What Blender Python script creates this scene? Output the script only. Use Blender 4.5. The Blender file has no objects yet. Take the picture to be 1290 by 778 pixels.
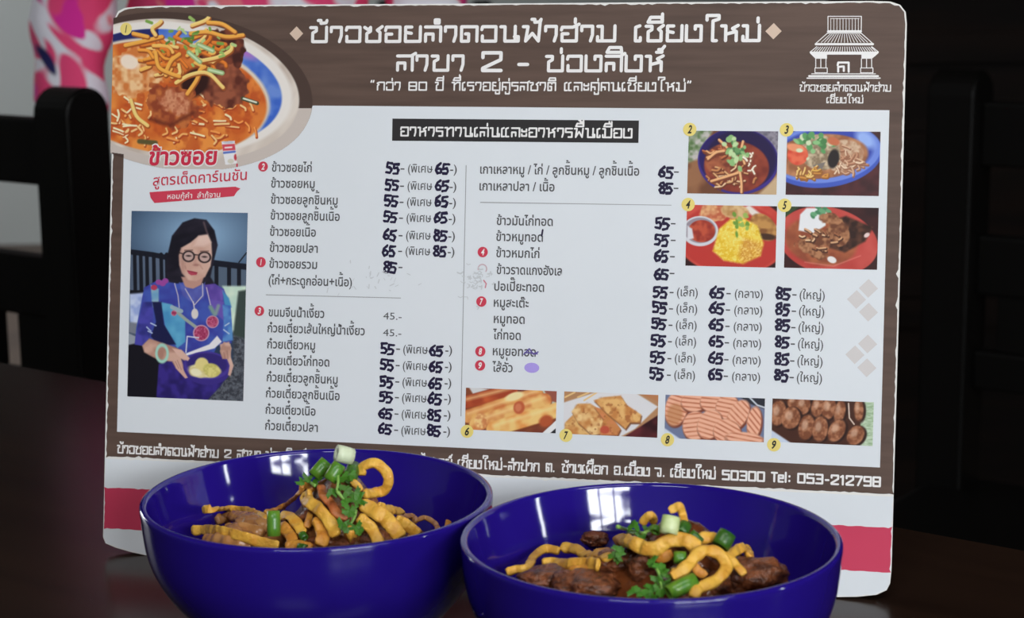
import bpy, bmesh, math, random
import numpy as np
from mathutils import Vector, Matrix, noise as mnoise

# ------------------------------------------------------------------ camera, world, lights, exposure
W, H, F = 1290, 778, 2289.156
SC = bpy.context.scene
COL = SC.collection
CAM = np.array([0.019305, -0.902242, 0.312842])
MC = np.array([[0.99994080, 0.0, 0.01088093],
               [-0.00203441, 0.98236560, 0.18695908],
               [-0.01068905, -0.18697015, 0.98230744]])   # columns: camera right, forward, up in the world
cd = bpy.data.cameras.new('camera'); cam = bpy.data.objects.new('camera', cd); COL.objects.link(cam)
cd.sensor_width = 36.0; cd.lens = F / W * 36.0; cd.clip_start = 0.02; cd.clip_end = 60
cm = Matrix.Identity(4)
for r in range(3):
    cm[r][0] = MC[r, 0]; cm[r][1] = MC[r, 2]; cm[r][2] = -MC[r, 1]; cm[r][3] = CAM[r]
cam.matrix_world = cm
cd.dof.use_dof = True; cd.dof.focus_distance = 0.93; cd.dof.aperture_fstop = 15
SC.camera = cam
SC.view_settings.view_transform = 'Standard'; SC.view_settings.look = 'None'
SC.view_settings.exposure = 0.0; SC.view_settings.gamma = 1.0; SC.view_settings.use_curve_mapping = False
wd = bpy.data.worlds.new('world'); SC.world = wd; wd.use_nodes = True
wd.node_tree.nodes['Background'].inputs[0].default_value = (0.75, 0.85, 1.0, 1)
wd.node_tree.nodes['Background'].inputs[1].default_value = 0.25

def area(name, loc, target, sx, sy, power, color):
    l = bpy.data.lights.new(name, 'AREA'); l.shape = 'RECTANGLE'; l.size = sx; l.size_y = sy
    l.energy = power; l.color = color
    o = bpy.data.objects.new(name, l); COL.objects.link(o); o.location = loc
    d = Vector(target) - Vector(loc)
    o.rotation_euler = d.to_track_quat('-Z', 'Y').to_euler()
    return o
WIN = (1.10, -2.30, 0.75)                                   # centre of the window behind the camera
area('window_daylight', (WIN[0], -2.36, WIN[2]), (WIN[0], 0, WIN[2]), 1.36, 0.42, 63, (0.93, 0.97, 1.0))
area('ceiling_panel_light', (-0.45, -1.55, 1.98), (-0.15, -0.1, 0.1), 0.8, 0.8, 26, (0.97, 0.98, 1.0))  # added fill from above for board corner and food; no lamp known there
area('ceiling_tube_light', (0.75, -0.85, 1.98), (0.75, -0.85, 0), 1.2, 0.12, 12, (1.0, 0.97, 0.93))
area('side_window_daylight', (2.56, -0.79, 0.40), (0, -0.79, 0.40), 0.16, 0.7, 10, (0.93, 0.97, 1.0))
area('far_room_daylight', (-3.34, 4.0, 0.75), (0, 4.0, 0.75), 1.9, 1.3, 60, (0.95, 0.98, 1.0))  # added light that brightens the back wall; no known source there

# ------------------------------------------------------------------ helpers
def ray(px, py):
    return MC @ np.array([(px - W / 2) / F, 1.0, -(py - H / 2) / F])
def at_z(px, py, z):
    d = ray(px, py); return Vector(CAM + d * (z - CAM[2]) / d[2])
def at_y(px, py, y):
    d = ray(px, py); return Vector(CAM + d * (y - CAM[1]) / d[1])
def s2l(c):
    return tuple(((v / 255) / 12.92 if v / 255 <= .04045 else ((v / 255 + .055) / 1.055) ** 2.4) for v in c)

def mat(name, color, rough=.5, metal=0, spec=.5, coat=0, sss=0, noise=None, bump=None, trans=0):
    """noise = (scale, other colour, stretch xyz, lo, hi); bump = (scale, strength)"""
    m = bpy.data.materials.new(name); m.use_nodes = True
    nt = m.node_tree; b = nt.nodes['Principled BSDF']
    b.inputs['Base Color'].default_value = (*color, 1); b.inputs['Roughness'].default_value = rough
    b.inputs['Metallic'].default_value = metal; b.inputs['Specular IOR Level'].default_value = spec
    b.inputs['Coat Weight'].default_value = coat; b.inputs['Coat Roughness'].default_value = .08
    b.inputs['Transmission Weight'].default_value = trans
    if sss:
        b.inputs['Subsurface Weight'].default_value = sss; b.inputs['Subsurface Radius'].default_value = (1, .5, .25)
        b.inputs['Subsurface Scale'].default_value = .004
    if noise or bump:
        tc = nt.nodes.new('ShaderNodeTexCoord')
    if noise:
        mp = nt.nodes.new('ShaderNodeMapping'); mp.inputs['Scale'].default_value = noise[2]
        nz = nt.nodes.new('ShaderNodeTexNoise'); nz.inputs['Scale'].default_value = noise[0]; nz.inputs['Detail'].default_value = 5
        cr = nt.nodes.new('ShaderNodeValToRGB')
        cr.color_ramp.elements[0].position = noise[3]; cr.color_ramp.elements[0].color = (*color, 1)
        cr.color_ramp.elements[1].position = noise[4]; cr.color_ramp.elements[1].color = (*noise[1], 1)
        nt.links.new(tc.outputs['Object'], mp.inputs[0]); nt.links.new(mp.outputs[0], nz.inputs['Vector'])
        nt.links.new(nz.outputs['Fac'], cr.inputs[0]); nt.links.new(cr.outputs[0], b.inputs['Base Color'])
    if bump:
        n2 = nt.nodes.new('ShaderNodeTexNoise'); n2.inputs['Scale'].default_value = bump[0]; n2.inputs['Detail'].default_value = 4
        bp = nt.nodes.new('ShaderNodeBump'); bp.inputs['Strength'].default_value = bump[1]; bp.inputs['Distance'].default_value = .002
        nt.links.new(tc.outputs['Object'], n2.inputs['Vector']); nt.links.new(n2.outputs['Fac'], bp.inputs['Height'])
        nt.links.new(bp.outputs[0], b.inputs['Normal'])
    return m

def link(name, me, m=None, parent=None, smooth=False):
    o = bpy.data.objects.new(name, me); COL.objects.link(o)
    if m is not None and not me.materials: me.materials.append(m)
    if parent is not None: o.parent = parent
    if smooth:
        for p in me.polygons: p.use_smooth = True
    return o
def from_bm(name, bm, m, parent=None, smooth=False):
    bmesh.ops.recalc_face_normals(bm, faces=bm.faces[:])
    me = bpy.data.meshes.new(name); bm.to_mesh(me); bm.free()
    return link(name, me, m, parent, smooth)
def pyd(name, v, f, m, parent=None, smooth=False):
    me = bpy.data.meshes.new(name); me.from_pydata([tuple(p) for p in v], [], f); me.update()
    return link(name, me, m, parent, smooth)
def tag(o, label, cat, group=None, kind=None):
    o['label'] = label; o['category'] = cat
    if group: o['group'] = group
    if kind: o['kind'] = kind
    return o
def struct(o):
    o['kind'] = 'structure'; return o
def empty(name, loc=(0, 0, 0), rz=0):
    o = bpy.data.objects.new(name, None); COL.objects.link(o); o.empty_display_size = .05
    o.location = loc; o.rotation_euler = (0, 0, rz); return o
def add_box(bm, c, s, bev=0, M=None):
    vs = bmesh.ops.create_cube(bm, size=1)['verts']
    for v in vs:
        v.co = Vector((v.co.x * s[0], v.co.y * s[1], v.co.z * s[2]))
    if bev:
        es = list({e for v in vs for e in v.link_edges})
        r = bmesh.ops.bevel(bm, geom=es, offset=bev, segments=2, affect='EDGES', profile=.6)
        vs = list({v for f in r['faces'] for v in f.verts} | {v for v in vs if v.is_valid})
    for v in vs:
        v.co = v.co + Vector(c)
        if M is not None: v.co = M @ v.co
def box(name, c, s, m, parent=None, bev=0):
    bm = bmesh.new(); add_box(bm, c, s, bev); return from_bm(name, bm, m, parent)
def catmull(pts, n=8):
    P = [Vector(p) for p in pts]
    if len(P) == 2: return [P[0].lerp(P[1], i / n) for i in range(n + 1)]
    Q = [P[0] * 2 - P[1]] + P + [P[-1] * 2 - P[-2]]; out = []
    for i in range(1, len(Q) - 2):
        a, b, c, d = Q[i - 1:i + 3]
        for k in range(n):
            t = k / n
            out.append(.5 * ((2 * b) + (c - a) * t + (2 * a - 5 * b + 4 * c - d) * t * t + (3 * b - a - 3 * c + d) * t ** 3))
    out.append(P[-1]); return out
def sweep(path, ring_at, caps=True):
    """ring_at(i, point, tangent) -> list of points of a closed ring"""
    n = len(path); V = []; Fc = []
    for i, p in enumerate(path):
        t = (path[min(i + 1, n - 1)] - path[max(i - 1, 0)]).normalized()
        R = ring_at(i, p, t); k = len(R); V += R
        if i:
            for j in range(k):
                a = (i - 1) * k + j; b = (i - 1) * k + (j + 1) % k
                Fc.append((a, b, b + k, a + k))
    if caps:
        Fc.append(tuple(range(k))[::-1]); Fc.append(tuple(range((n - 1) * k, n * k)))
    return V, Fc
def tube(path, rad, k=8):
    def ring(i, p, t):
        a = t.cross(Vector((.13, .21, .97))).normalized(); b = t.cross(a)
        r = rad(i / max(len(path) - 1, 1)) if callable(rad) else rad
        return [p + (a * math.cos(2 * math.pi * j / k) + b * math.sin(2 * math.pi * j / k)) * r for j in range(k)]
    return sweep(path, ring)
def lathe(prof, n=64):
    V = []; Fc = []
    for r, z in prof:
        for j in range(n):
            a = 2 * math.pi * j / n; V.append((r * math.cos(a), r * math.sin(a), z))
    for i in range(len(prof) - 1):
        for j in range(n):
            a = i * n + j; b = i * n + (j + 1) % n
            Fc.append((a, b, b + n, a + n))
    return V, Fc

# ------------------------------------------------------------------ room shell
ZF, ZC = -0.75, 2.05
M_wall = mat('grey_plaster', (.50, .53, .52), .8, bump=(40, .1))
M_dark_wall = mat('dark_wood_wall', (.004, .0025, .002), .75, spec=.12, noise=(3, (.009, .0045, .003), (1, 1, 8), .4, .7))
M_floor = mat('brown_tile_floor', (.16, .115, .09), .6, noise=(6, (.12, .085, .07), (1, 1, 1), .4, .65))
M_ceil = mat('dark_timber_ceiling', (.07, .05, .04), .8)
M_frame = mat('window_frame_paint', (.75, .75, .73), .5)
X0, X1, Y0, Y1 = -3.4, 2.5, -2.3, 6.15
struct(box('floor', ((X0 + X1) / 2, (Y0 + Y1) / 2, ZF - .03), (X1 - X0 + .4, Y1 - Y0 + .4, .06), M_floor))
struct(box('ceiling', ((X0 + X1) / 2, (Y0 + Y1) / 2, ZC + .03), (X1 - X0 + .4, Y1 - Y0 + .4, .06), M_ceil))
def wall_with_hole(name, m, axis, pos, a0, a1, h=None, th=.1, out=1):
    bm = bmesh.new(); p = pos + out * th / 2
    def bx(u0, u1, z0, z1):
        if axis == 'y': add_box(bm, ((u0 + u1) / 2, p, (z0 + z1) / 2), (u1 - u0, th, z1 - z0))
        else: add_box(bm, (p, (u0 + u1) / 2, (z0 + z1) / 2), (th, u1 - u0, z1 - z0))
    if h is None: bx(a0, a1, ZF, ZC)
    else:
        u0, u1, z0, z1 = h
        bx(a0, u0, ZF, ZC); bx(u1, a1, ZF, ZC); bx(u0, u1, ZF, z0); bx(u0, u1, z1, ZC)
    return struct(from_bm(name, bm, m))
wx0, wx1, wz0, wz1 = WIN[0] - .70, WIN[0] + .70, WIN[2] - .23, WIN[2] + .23
wall_with_hole('wall_front', M_wall, 'y', Y0, X0, X1, (wx0, wx1, wz0, wz1), out=-1)
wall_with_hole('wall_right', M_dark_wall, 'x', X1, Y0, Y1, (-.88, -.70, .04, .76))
wall_with_hole('wall_left', M_wall, 'x', X0, Y0, Y1, (3.05, 4.95, .1, 1.4), out=-1)  # opening made for the added far light
wall_with_hole('wall_back', M_wall, 'y', Y1, X0, X1)
struct(box('trim_1', ((X0 + X1) / 2, Y1 - .02, (.62 + ZC) / 2), (X1 - X0, .04, ZC - .62), M_dark_wall))  # added unseen panel, keeps the table reflection dark and cuts bounce
def window(name, axis, pos, u0, u1, z0, z1, nm):
    r = struct(empty(name, (0, 0, 0)))
    bm = bmesh.new()
    def bx(a, b, c, d, t):
        if axis == 'y': add_box(bm, ((a + b) / 2, pos, (c + d) / 2), (b - a, t, d - c))
        else: add_box(bm, (pos, (a + b) / 2, (c + d) / 2), (t, b - a, d - c))
    w = .04
    bx(u0, u0 + w, z0, z1, .06); bx(u1 - w, u1, z0, z1, .06); bx(u0, u1, z0, z0 + w, .06); bx(u0, u1, z1 - w, z1, .06)
    for i in range(1, nm):
        u = u0 + (u1 - u0) * i / nm; bx(u - .022, u + .022, z0, z1, .05)
    from_bm('window_frame', bm, M_frame, r)
window('window_1', 'y', Y0, wx0, wx1, wz0, wz1, 3)
window('window_2', 'x', X1, -.88, -.70, .04, .76, 1)
window('window_3', 'x', X0, 3.05, 4.95, .1, 1.4, 3)  # last one is an added frame around the far fill light
# dark wooden panelling that closes the right of the view
bm = bmesh.new(); xa = .62
add_box(bm, ((xa + 2.5) / 2, 2.55, (ZF + ZC) / 2), (2.5 - xa, .06, ZC - ZF))
for z in (-.35, -.035, .15, .62): add_box(bm, ((xa + 2.5) / 2, 2.51, z), (2.5 - xa, .03, .055))
for x in (xa + .04, 1.3, 1.9): add_box(bm, (x, 2.512, (ZF + ZC) / 2), (.07, .03, ZC - ZF))
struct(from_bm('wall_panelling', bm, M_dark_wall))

# ------------------------------------------------------------------ dining table
E_ = Vector((.808, -.589, 0)); N_ = Vector((-.589, -.808, 0)); RZ = math.atan2(-.589, .808)
M_table = mat('dark_lacquered_table_wood', (.021, .0105, .0065), .24, spec=.25, noise=(4, (.012, .006, .004), (1, 9, 1), .35, .7))
P0 = Vector((-.3964, .5384, 0))
tc_ = P0 + E_ * .33 + N_ * .40
table = empty('dining_table', (tc_.x, tc_.y, ZF), RZ)
tag(table, 'dark brown lacquered wooden table under the bowls and the menu board', 'table')
box('table_top', (0, 0, .75 - .02), (1.40, .80, .04), M_table, table, bev=.004)
box('apron', (0, 0, .67), (1.24, .66, .08), M_table, table)
for sx in (-1, 1):
    for sy in (-1, 1):
        box('leg', (sx * .62, sy * .33, .355), (.06, .06, .71), M_table, table, bev=.004)

# ------------------------------------------------------------------ dark wooden chairs
M_chair = mat('black_stained_wood', (.002, .0018, .0016), .45, spec=.18)
def make_chair(name, label, loc, rz):
    t = empty(name, loc, rz); tag(t, label, 'chair')
    w, d, h = .056, .060, .940
    for sx in (-1, 1):
        bm = bmesh.new(); prof = []
        prof += [(-d / 2, 0), (d / 2, 0)]
        for k in range(13):
            a = math.pi * k / 12; prof.append((d / 2 * math.cos(a), h - .028 + .028 * math.sin(a)))
        A = [bm.verts.new((sx * .21 - w / 2, y, z)) for y, z in prof]; B = [bm.verts.new((sx * .21 + w / 2, y, z)) for y, z in prof]
        bm.faces.new(A); bm.faces.new(B[::-1]); n = len(prof)
        for i in range(n): bm.faces.new((A[i], B[i], B[(i + 1) % n], A[(i + 1) % n]))
        bmesh.ops.recalc_face_normals(bm, faces=bm.faces[:])
        bmesh.ops.bevel(bm, geom=[e for e in bm.edges if e.calc_face_angle(0) > .5], offset=.004, segments=3, affect='EDGES')
        from_bm('back_post', bm, M_chair, t)
        box('front_leg', (sx * .21, -.32, .215), (.042, .042, .43), M_chair, t, bev=.003)
        box('side_rail', (sx * .21, -.16, .38), (.03, .28, .05), M_chair, t)
    box('top_rail', (0, .004, .869), (.364, .024, .072), M_chair, t, bev=.004)
    box('middle_rail', (0, .004, .721), (.364, .024, .068), M_chair, t, bev=.004)
    box('lower_rail', (0, .004, .60), (.364, .024, .045), M_chair, t, bev=.004)
    for k in range(4):
        box('slat', (-.131 + k * .0873, .004, .655), (.05, .016, .065), M_chair, t, bev=.002)
    box('seat', (0, -.155, .445), (.46, .38, .035), M_chair, t, bev=.008)
    return t
def chair_at(label, px, y, rz, side):
    p = at_y(px, 300, y); off = Matrix.Rotation(rz, 3, 'Z') @ Vector((.21 * side, 0, 0))
    return make_chair('dining_chair', label, (p.x - off.x, p.y - off.y, ZF), rz)
chair_at('black wooden chair with rounded post top left of the menu board', 98.5, 1.02, RZ, 1)
chair_at('nearly black wooden chair in the shadow right of the menu board', 1204, 1.15, RZ, -1)
chair_at('distant black chair whose post top just shows above the board top edge', 611, 5.35, RZ, 1)

# ------------------------------------------------------------------ person standing behind the board
M_skin = mat('skin', (.55, .33, .23), .5, sss=.2)
M_hair = mat('black_hair', (.01, .008, .008), .4)
M_trouser = mat('dark_trousers', (.02, .02, .03), .8)
def floral():
    m = bpy.data.materials.new('pink_floral_fabric'); m.use_nodes = True; nt = m.node_tree; b = nt.nodes['Principled BSDF']
    b.inputs['Roughness'].default_value = .85; b.inputs['Specular IOR Level'].default_value = .2
    tc = nt.nodes.new('ShaderNodeTexCoord'); L = nt.links.new
    mp = nt.nodes.new('ShaderNodeMapping'); mp.vector_type = 'TEXTURE'; mp.inputs['Rotation'].default_value = (0, .85, 0); mp.inputs['Scale'].default_value = (.80, .7, .40)
    mp.inputs['Location'].default_value = (.37, 0, .21)
    L(tc.outputs['Object'], mp.inputs[0]); prev = None
    base = (.80, .78, .86)
    for i, (col, sc, lo, hi, off) in enumerate([((.80, .07, .20), 9.0, .515, .545, 0), ((.72, .03, .33), 8, .61, .64, 5.3), ((.83, .20, .24), 12, .63, .66, 3.1), ((.02, .02, .10), 6, .77, .79, 11.7)]):
        ad = nt.nodes.new('ShaderNodeVectorMath'); ad.inputs[1].default_value = (off, off * .7, off * 1.3)
        L(mp.outputs[0], ad.inputs[0])
        nz = nt.nodes.new('ShaderNodeTexNoise'); nz.inputs['Scale'].default_value = sc; nz.inputs['Detail'].default_value = .6; nz.inputs['Distortion'].default_value = .7
        L(ad.outputs[0], nz.inputs['Vector'])
        cr = nt.nodes.new('ShaderNodeValToRGB'); cr.color_ramp.elements[0].position = lo; cr.color_ramp.elements[1].position = hi
        L(nz.outputs['Fac'], cr.inputs[0])
        mx = nt.nodes.new('ShaderNodeMix'); mx.data_type = 'RGBA'
        L(cr.outputs[0], mx.inputs['Factor'])
        if prev is None: mx.inputs[6].default_value = (*base, 1)
        else: L(prev, mx.inputs[6])
        mx.inputs[7].default_value = (*col, 1); prev = mx.outputs[2]
    L(prev, b.inputs['Base Color'])
    return m
def skin(name, V, Ed, R, m, parent, root=0, sub=2, wrinkle=0):
    me = bpy.data.meshes.new(name + '_cage'); me.from_pydata(V, Ed, []); o = bpy.data.objects.new(name, me); COL.objects.link(o)
    md = o.modifiers.new('s', 'SKIN'); md.use_smooth_shade = True
    for i, r in enumerate(R):
        s = me.skin_vertices[0].data[i]; s.radius = r if isinstance(r, tuple) else (r, r); s.use_root = (i == root)
    sb = o.modifiers.new('u', 'SUBSURF'); sb.levels = sub; sb.render_levels = sub
    bpy.context.view_layer.update()
    me2 = bpy.data.meshes.new_from_object(o.evaluated_get(bpy.context.evaluated_depsgraph_get()))
    bpy.data.objects.remove(o); me2.name = name; me2.materials.clear()
    if wrinkle:
        for v in me2.vertices:
            q = v.co * 14; v.co += Vector(v.normal) * wrinkle * mnoise.noise(Vector((q.x + q.z * .9, q.y, q.z * 1.2 - q.x * .8)))
    return link(name, me2, m, parent, True)
pp = at_y(316, 100, 1.30)
person = empty('person', (pp.x, 1.30, ZF))
tag(person, 'person in a pink and white floral blouse standing behind the menu board', 'person')
V = [(0, 0, .88), (0, 0, 1.03), (0, .005, 1.19), (0, .015, 1.33), (0, .0, 1.41), (0, -.012, 1.485), (0, -.005, 1.56)]
R = [(.13, .10), (.115, .085), (.125, .09), .06, .048, (.072, .09), (.062, .075)]
Ed = [(i, i + 1) for i in range(6)]
def chain(start, pts):
    p = start
    for q, r in pts:
        V.append(q); R.append(r); Ed.append((p, len(V) - 1)); p = len(V) - 1
    return p
for s in (-1, 1):
    palm = chain(3, [((s * .09, .012, 1.325), .058), ((s * .165, .005, 1.285), .05), ((s * .212, .015, 1.04), .038), ((s * .214, -.03, .815), (.026, .02)), ((s * .212, -.045, .755), (.014, .034))])
    for k, (dy, ln) in enumerate([(-.03, .066), (-.010, .074), (.010, .070), (.028, .056)]):
        chain(palm, [((s * .210, -.047 + dy, .722), .009), ((s * .203, -.050 + dy, .722 - ln * .55), .008), ((s * .190, -.050 + dy, .722 - ln), .0065)])
    chain(palm - 1, [((s * .206, -.068, .785), .012), ((s * .200, -.086, .757), .009), ((s * .196, -.092, .732), .007)])
    chain(0, [((s * .088, 0, .80), (.085, .09)), ((s * .095, -.01, .46), .058), ((s * .095, .02, .09), .038), ((s * .1, -.06, .045), (.04, .028)), ((s * .105, -.13, .03), (.038, .02))])
    chain(5, [((s * .082, -.005, 1.485), (.012, .022))])
chain(5, [((0, -.108, 1.478), .011)])
skin('body', V, Ed, R, M_skin, person, 0, 2)
V = [(0, 0, .60), (0, 0, .86), (0, 0, 1.03), (0, .005, 1.19), (0, .012, 1.31), (0, .01, 1.37)]
R = [(.20, .16), (.165, .125), (.148, .11), (.15, .11), (.085, .075), (.06, .06)]
Ed = [(i, i + 1) for i in range(5)]
for s in (-1, 1):
    chain(4, [((s * .10, .012, 1.305), .07), ((s * .17, .005, 1.27), .064), ((s * .214, .015, 1.05), (.052, .052)), ((s * .215, .0, .95), (.05, .05)), ((s * .216, -.028, .82), (.044, .044))])
skin('blouse', V, Ed, R, floral(), person, 1, 3, wrinkle=.010)
V = [(0, 0, .90), (0, 0, .82)]; R = [(.125, .1), (.13, .105)]; Ed = [(0, 1)]
for s in (-1, 1): chain(1, [((s * .09, 0, .74), (.1, .105)), ((s * .096, -.01, .46), .078), ((s * .096, .02, .12), .065)])
skin('trousers', V, Ed, R, M_trouser, person, 0, 2)
V = [(0, .02, 1.585), (0, .045, 1.53), (0, .06, 1.46), (0, .06, 1.40)]; R = [(.075, .075), (.088, .07), (.085, .05), (.06, .035)]; Ed = [(0, 1), (1, 2), (2, 3)]
skin('hair', V, Ed, R, M_hair, person, 0, 2)
for s in (-1, 1):
    bm = bmesh.new(); bmesh.ops.create_uvsphere(bm, u_segments=12, v_segments=8, radius=.012, matrix=Matrix.Translation((s * .032, -.083, 1.505)))
    from_bm('eye', bm, M_hair, person, True)
bm = bmesh.new(); bmesh.ops.create_uvsphere(bm, u_segments=12, v_segments=8, radius=1, matrix=Matrix.Translation((0, -.088, 1.44)) @ Matrix.Diagonal((.024, .01, .008, 1)))
from_bm('mouth', bm, mat('lips', (.45, .12, .12), .5), person, True)
# cream plate on the dark panelling at the right edge of the view
pl = at_y(1283, 141, 2.51)
o = box('wall_plate', (0, 0, 0), (.07, .012, .026), mat('cream_plastic', (.75, .70, .50), .5), None, bev=.003); o.location = (pl.x + .018, 2.5135, pl.z)
tag(o, 'small cream plate on the dark panelling at the right edge', 'plate')

# ------------------------------------------------------------------ the menu board (local x across, z up, -y towards the reader)
BX = np.array([.976807, -.214121, .001161]); BZ = np.array([.036906, .173696, .984108]); BY = np.array([.210919, .961240, -.177570])
board = empty('menu_board', (0, 0, 0))
bm4 = Matrix.Identity(4)
for r in range(3):
    bm4[r][0], bm4[r][1], bm4[r][2] = BX[r], BY[r], BZ[r]
board.matrix_world = bm4
tag(board, 'large printed restaurant menu board with a brown header leaning back behind the bowls', 'menu board')
def uv(px, py):
    d = ray(px, py); t = -(CAM @ BY) / (d @ BY); p = CAM + d * t
    return float(p @ BX), float(p @ BZ)
def uv2px(U, Vv):
    P = U[..., None] * BX + Vv[..., None] * BZ - CAM
    q = P @ MC
    return W / 2 + F * q[..., 0] / q[..., 1], H / 2 - F * q[..., 2] / q[..., 1]
LAY = 5e-5
ALB = 1.06                                              # print colour: seen colour over the light falling on the board
def ink(c, k=ALB): return tuple(min(.86, v * k) for v in s2l(c))
def print_mat(name, c, rough=.45, **kw): return mat(name, ink(c), rough, spec=.3, **kw)
M_foam = mat('white_foam_board', (.78, .77, .74), .7, bump=(300, .2))
M_white = mat('white_print', (.735, .765, .80), .42, spec=.3, noise=(9, (.70, .735, .77), (1, 1, 1), .45, .8))
M_brown = mat('brown_woodgrain_print', ink((96, 77, 68)), .42, spec=.3, noise=(22, ink((78, 62, 55)), (.7, 1, 9), .35, .75))
M_red = mat('red_print', (.60, .055, .115), .42, spec=.3, noise=(12, (.55, .045, .10), (1, 1, 1), .4, .8))
M_text = print_mat('grey_text_ink', (78, 78, 80)); M_cream = mat('cream_text_ink', (.85, .83, .82), .45)
M_black = print_mat('black_print', (44, 42, 43)); M_beige = print_mat('beige_print', (208, 184, 165)); M_pale = print_mat('pale_diamond_print', (205, 200, 199))
M_badge = print_mat('red_badge_print', (200, 62, 82)); M_yell = print_mat('yellow_badge_print', (228, 208, 120)); M_marker = mat('navy_marker_ink', (.013, .008, .04), .35)
M_lilac = print_mat('lilac_marker_smudge', (168, 150, 222)); M_scrl = print_mat('crimson_lettering', (196, 44, 70)); M_worn = print_mat('worn_grey_scuff', (196, 199, 202))
M_line = print_mat('grey_rule_ink', (150, 152, 154))

def board_poly(name, polys, m, layer, parent=board):
    """flat print: list of polygons in (u, v)"""
    V = []; Fc = []
    for i, P in enumerate(polys):                       # strokes that cross lie a hair apart
        Fc.append(tuple(range(len(V), len(V) + len(P)))); V += [(u, -layer * LAY - (i % 16) * 2e-6, v) for u, v in P]
    bm = bmesh.new(); vs = [bm.verts.new(p) for p in V]
    for f in Fc:
        fc = bm.faces.new([vs[i] for i in f]); fc.normal_update()
        if fc.normal.y > 0: fc.normal_flip()
    if any(len(f) > 4 for f in Fc): bmesh.ops.triangulate(bm, faces=[f for f in bm.faces if len(f.verts) > 4])
    me = bpy.data.meshes.new(name); bm.to_mesh(me); bm.free()
    return link(name, me, m, parent)
def quadpx(*pts): return [uv(*p) for p in pts]
OUT = [(144.2, 40), (145.2, 22), (149, 14), (157, 10), (172, 8.4), (200, 7.2), (430, 5.4), (645, 4.2), (860, 2.6), (1100, 1.2), (1122, 2), (1134, 6), (1141, 15), (1142.4, 30),
       (1136.3, 260), (1128.7, 520), (1123.2, 715), (1121.5, 734), (1117, 743), (1104, 748.8), (1080, 751.3), (1051, 752.9), (620, 726.8), (183, 700.2), (165, 695), (146, 689.5), (133, 684), (129.8, 676)]
outline = [uv(*p) for p in OUT]; outline = [(u, max(v, 0.0004)) for u, v in outline]
bm = bmesh.new()
A = [bm.verts.new((u, 0, v)) for u, v in outline]; B = [bm.verts.new((u, .005, v)) for u, v in outline]; n = len(A)
bm.faces.new(A); bm.faces.new(B[::-1])
for i in range(n): bm.faces.new((A[i], B[i], B[(i + 1) % n], A[(i + 1) % n]))
from_bm('foam_panel', bm, M_foam, board)
# strut behind that carries the board
bm = bmesh.new(); add_box(bm, (0, .0065, .15), (.05, .003, .2)); from_bm('hinge_plate', bm, M_foam, board)
foot = Vector(BX) * .0 + Vector((.03, .165, .004)); top = bm4 @ Vector((0, .010, .22))
def loc_pt(p): return bm4.inverted() @ p
V_, F_ = sweep([loc_pt(top), loc_pt(foot)], lambda i, p, t: [p + Vector((dx, dy, 0)) for dx, dy in ((-.02, -.002), (.02, -.002), (.02, .002), (-.02, .002))])
pyd('support_strut', V_, F_, M_foam, board)
# printed brown sheet with chipped edge
rng = random.Random(5)
def ragged(P, inset, amp):
    cx = sum(p[0] for p in P) / len(P); cz = sum(p[1] for p in P) / len(P); out = []
    for i, p in enumerate(P):
        q = P[(i + 1) % len(P)]; L = math.dist(p, q); k = max(1, int(L / .0022))
        nx, nz = -(q[1] - p[1]) / L, (q[0] - p[0]) / L
        if (cx - p[0]) * nx + (cz - p[1]) * nz < 0: nx, nz = -nx, -nz
        for j in range(k):
            t = j / k; d = inset + amp * (rng.random() ** 3) * (2.2 if rng.random() < .08 else 1)
            out.append((p[0] + (q[0] - p[0]) * t + nx * d, p[1] + (q[1] - p[1]) * t + nz * d))
    return out
lb, rb = (131.9, 576), (1126.4, 624.5)
br_out = [p for p, q in zip(outline, OUT) if q[1] < 600 and not (q[0] < 140 and q[1] > 576)]
i0 = next(i for i, q in enumerate(OUT) if q == (1128.7, 520))
upper = outline[:i0 + 1] + [uv(*rb), uv(*lb)]
board_poly('brown_print', [ragged(upper, .0007, .0006)], M_brown, 1)
board_poly('white_panel', [quadpx((157.5, 131), (1120.5, 138.8), (1108.6, 588.5), (147.5, 543.5))], M_white, 2)
low = [uv(*lb), uv(*rb)] + outline[i0 + 1:]
board_poly('white_stripe', [ragged(low, .0003, .0004)], M_white, 1)
board_poly('red_stripe', [ragged(quadpx((131.2, 612), (1125, 663.2), (1122.3, 722.4), (130.1, 666)), .0004, .0005)], M_red, 2)

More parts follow.
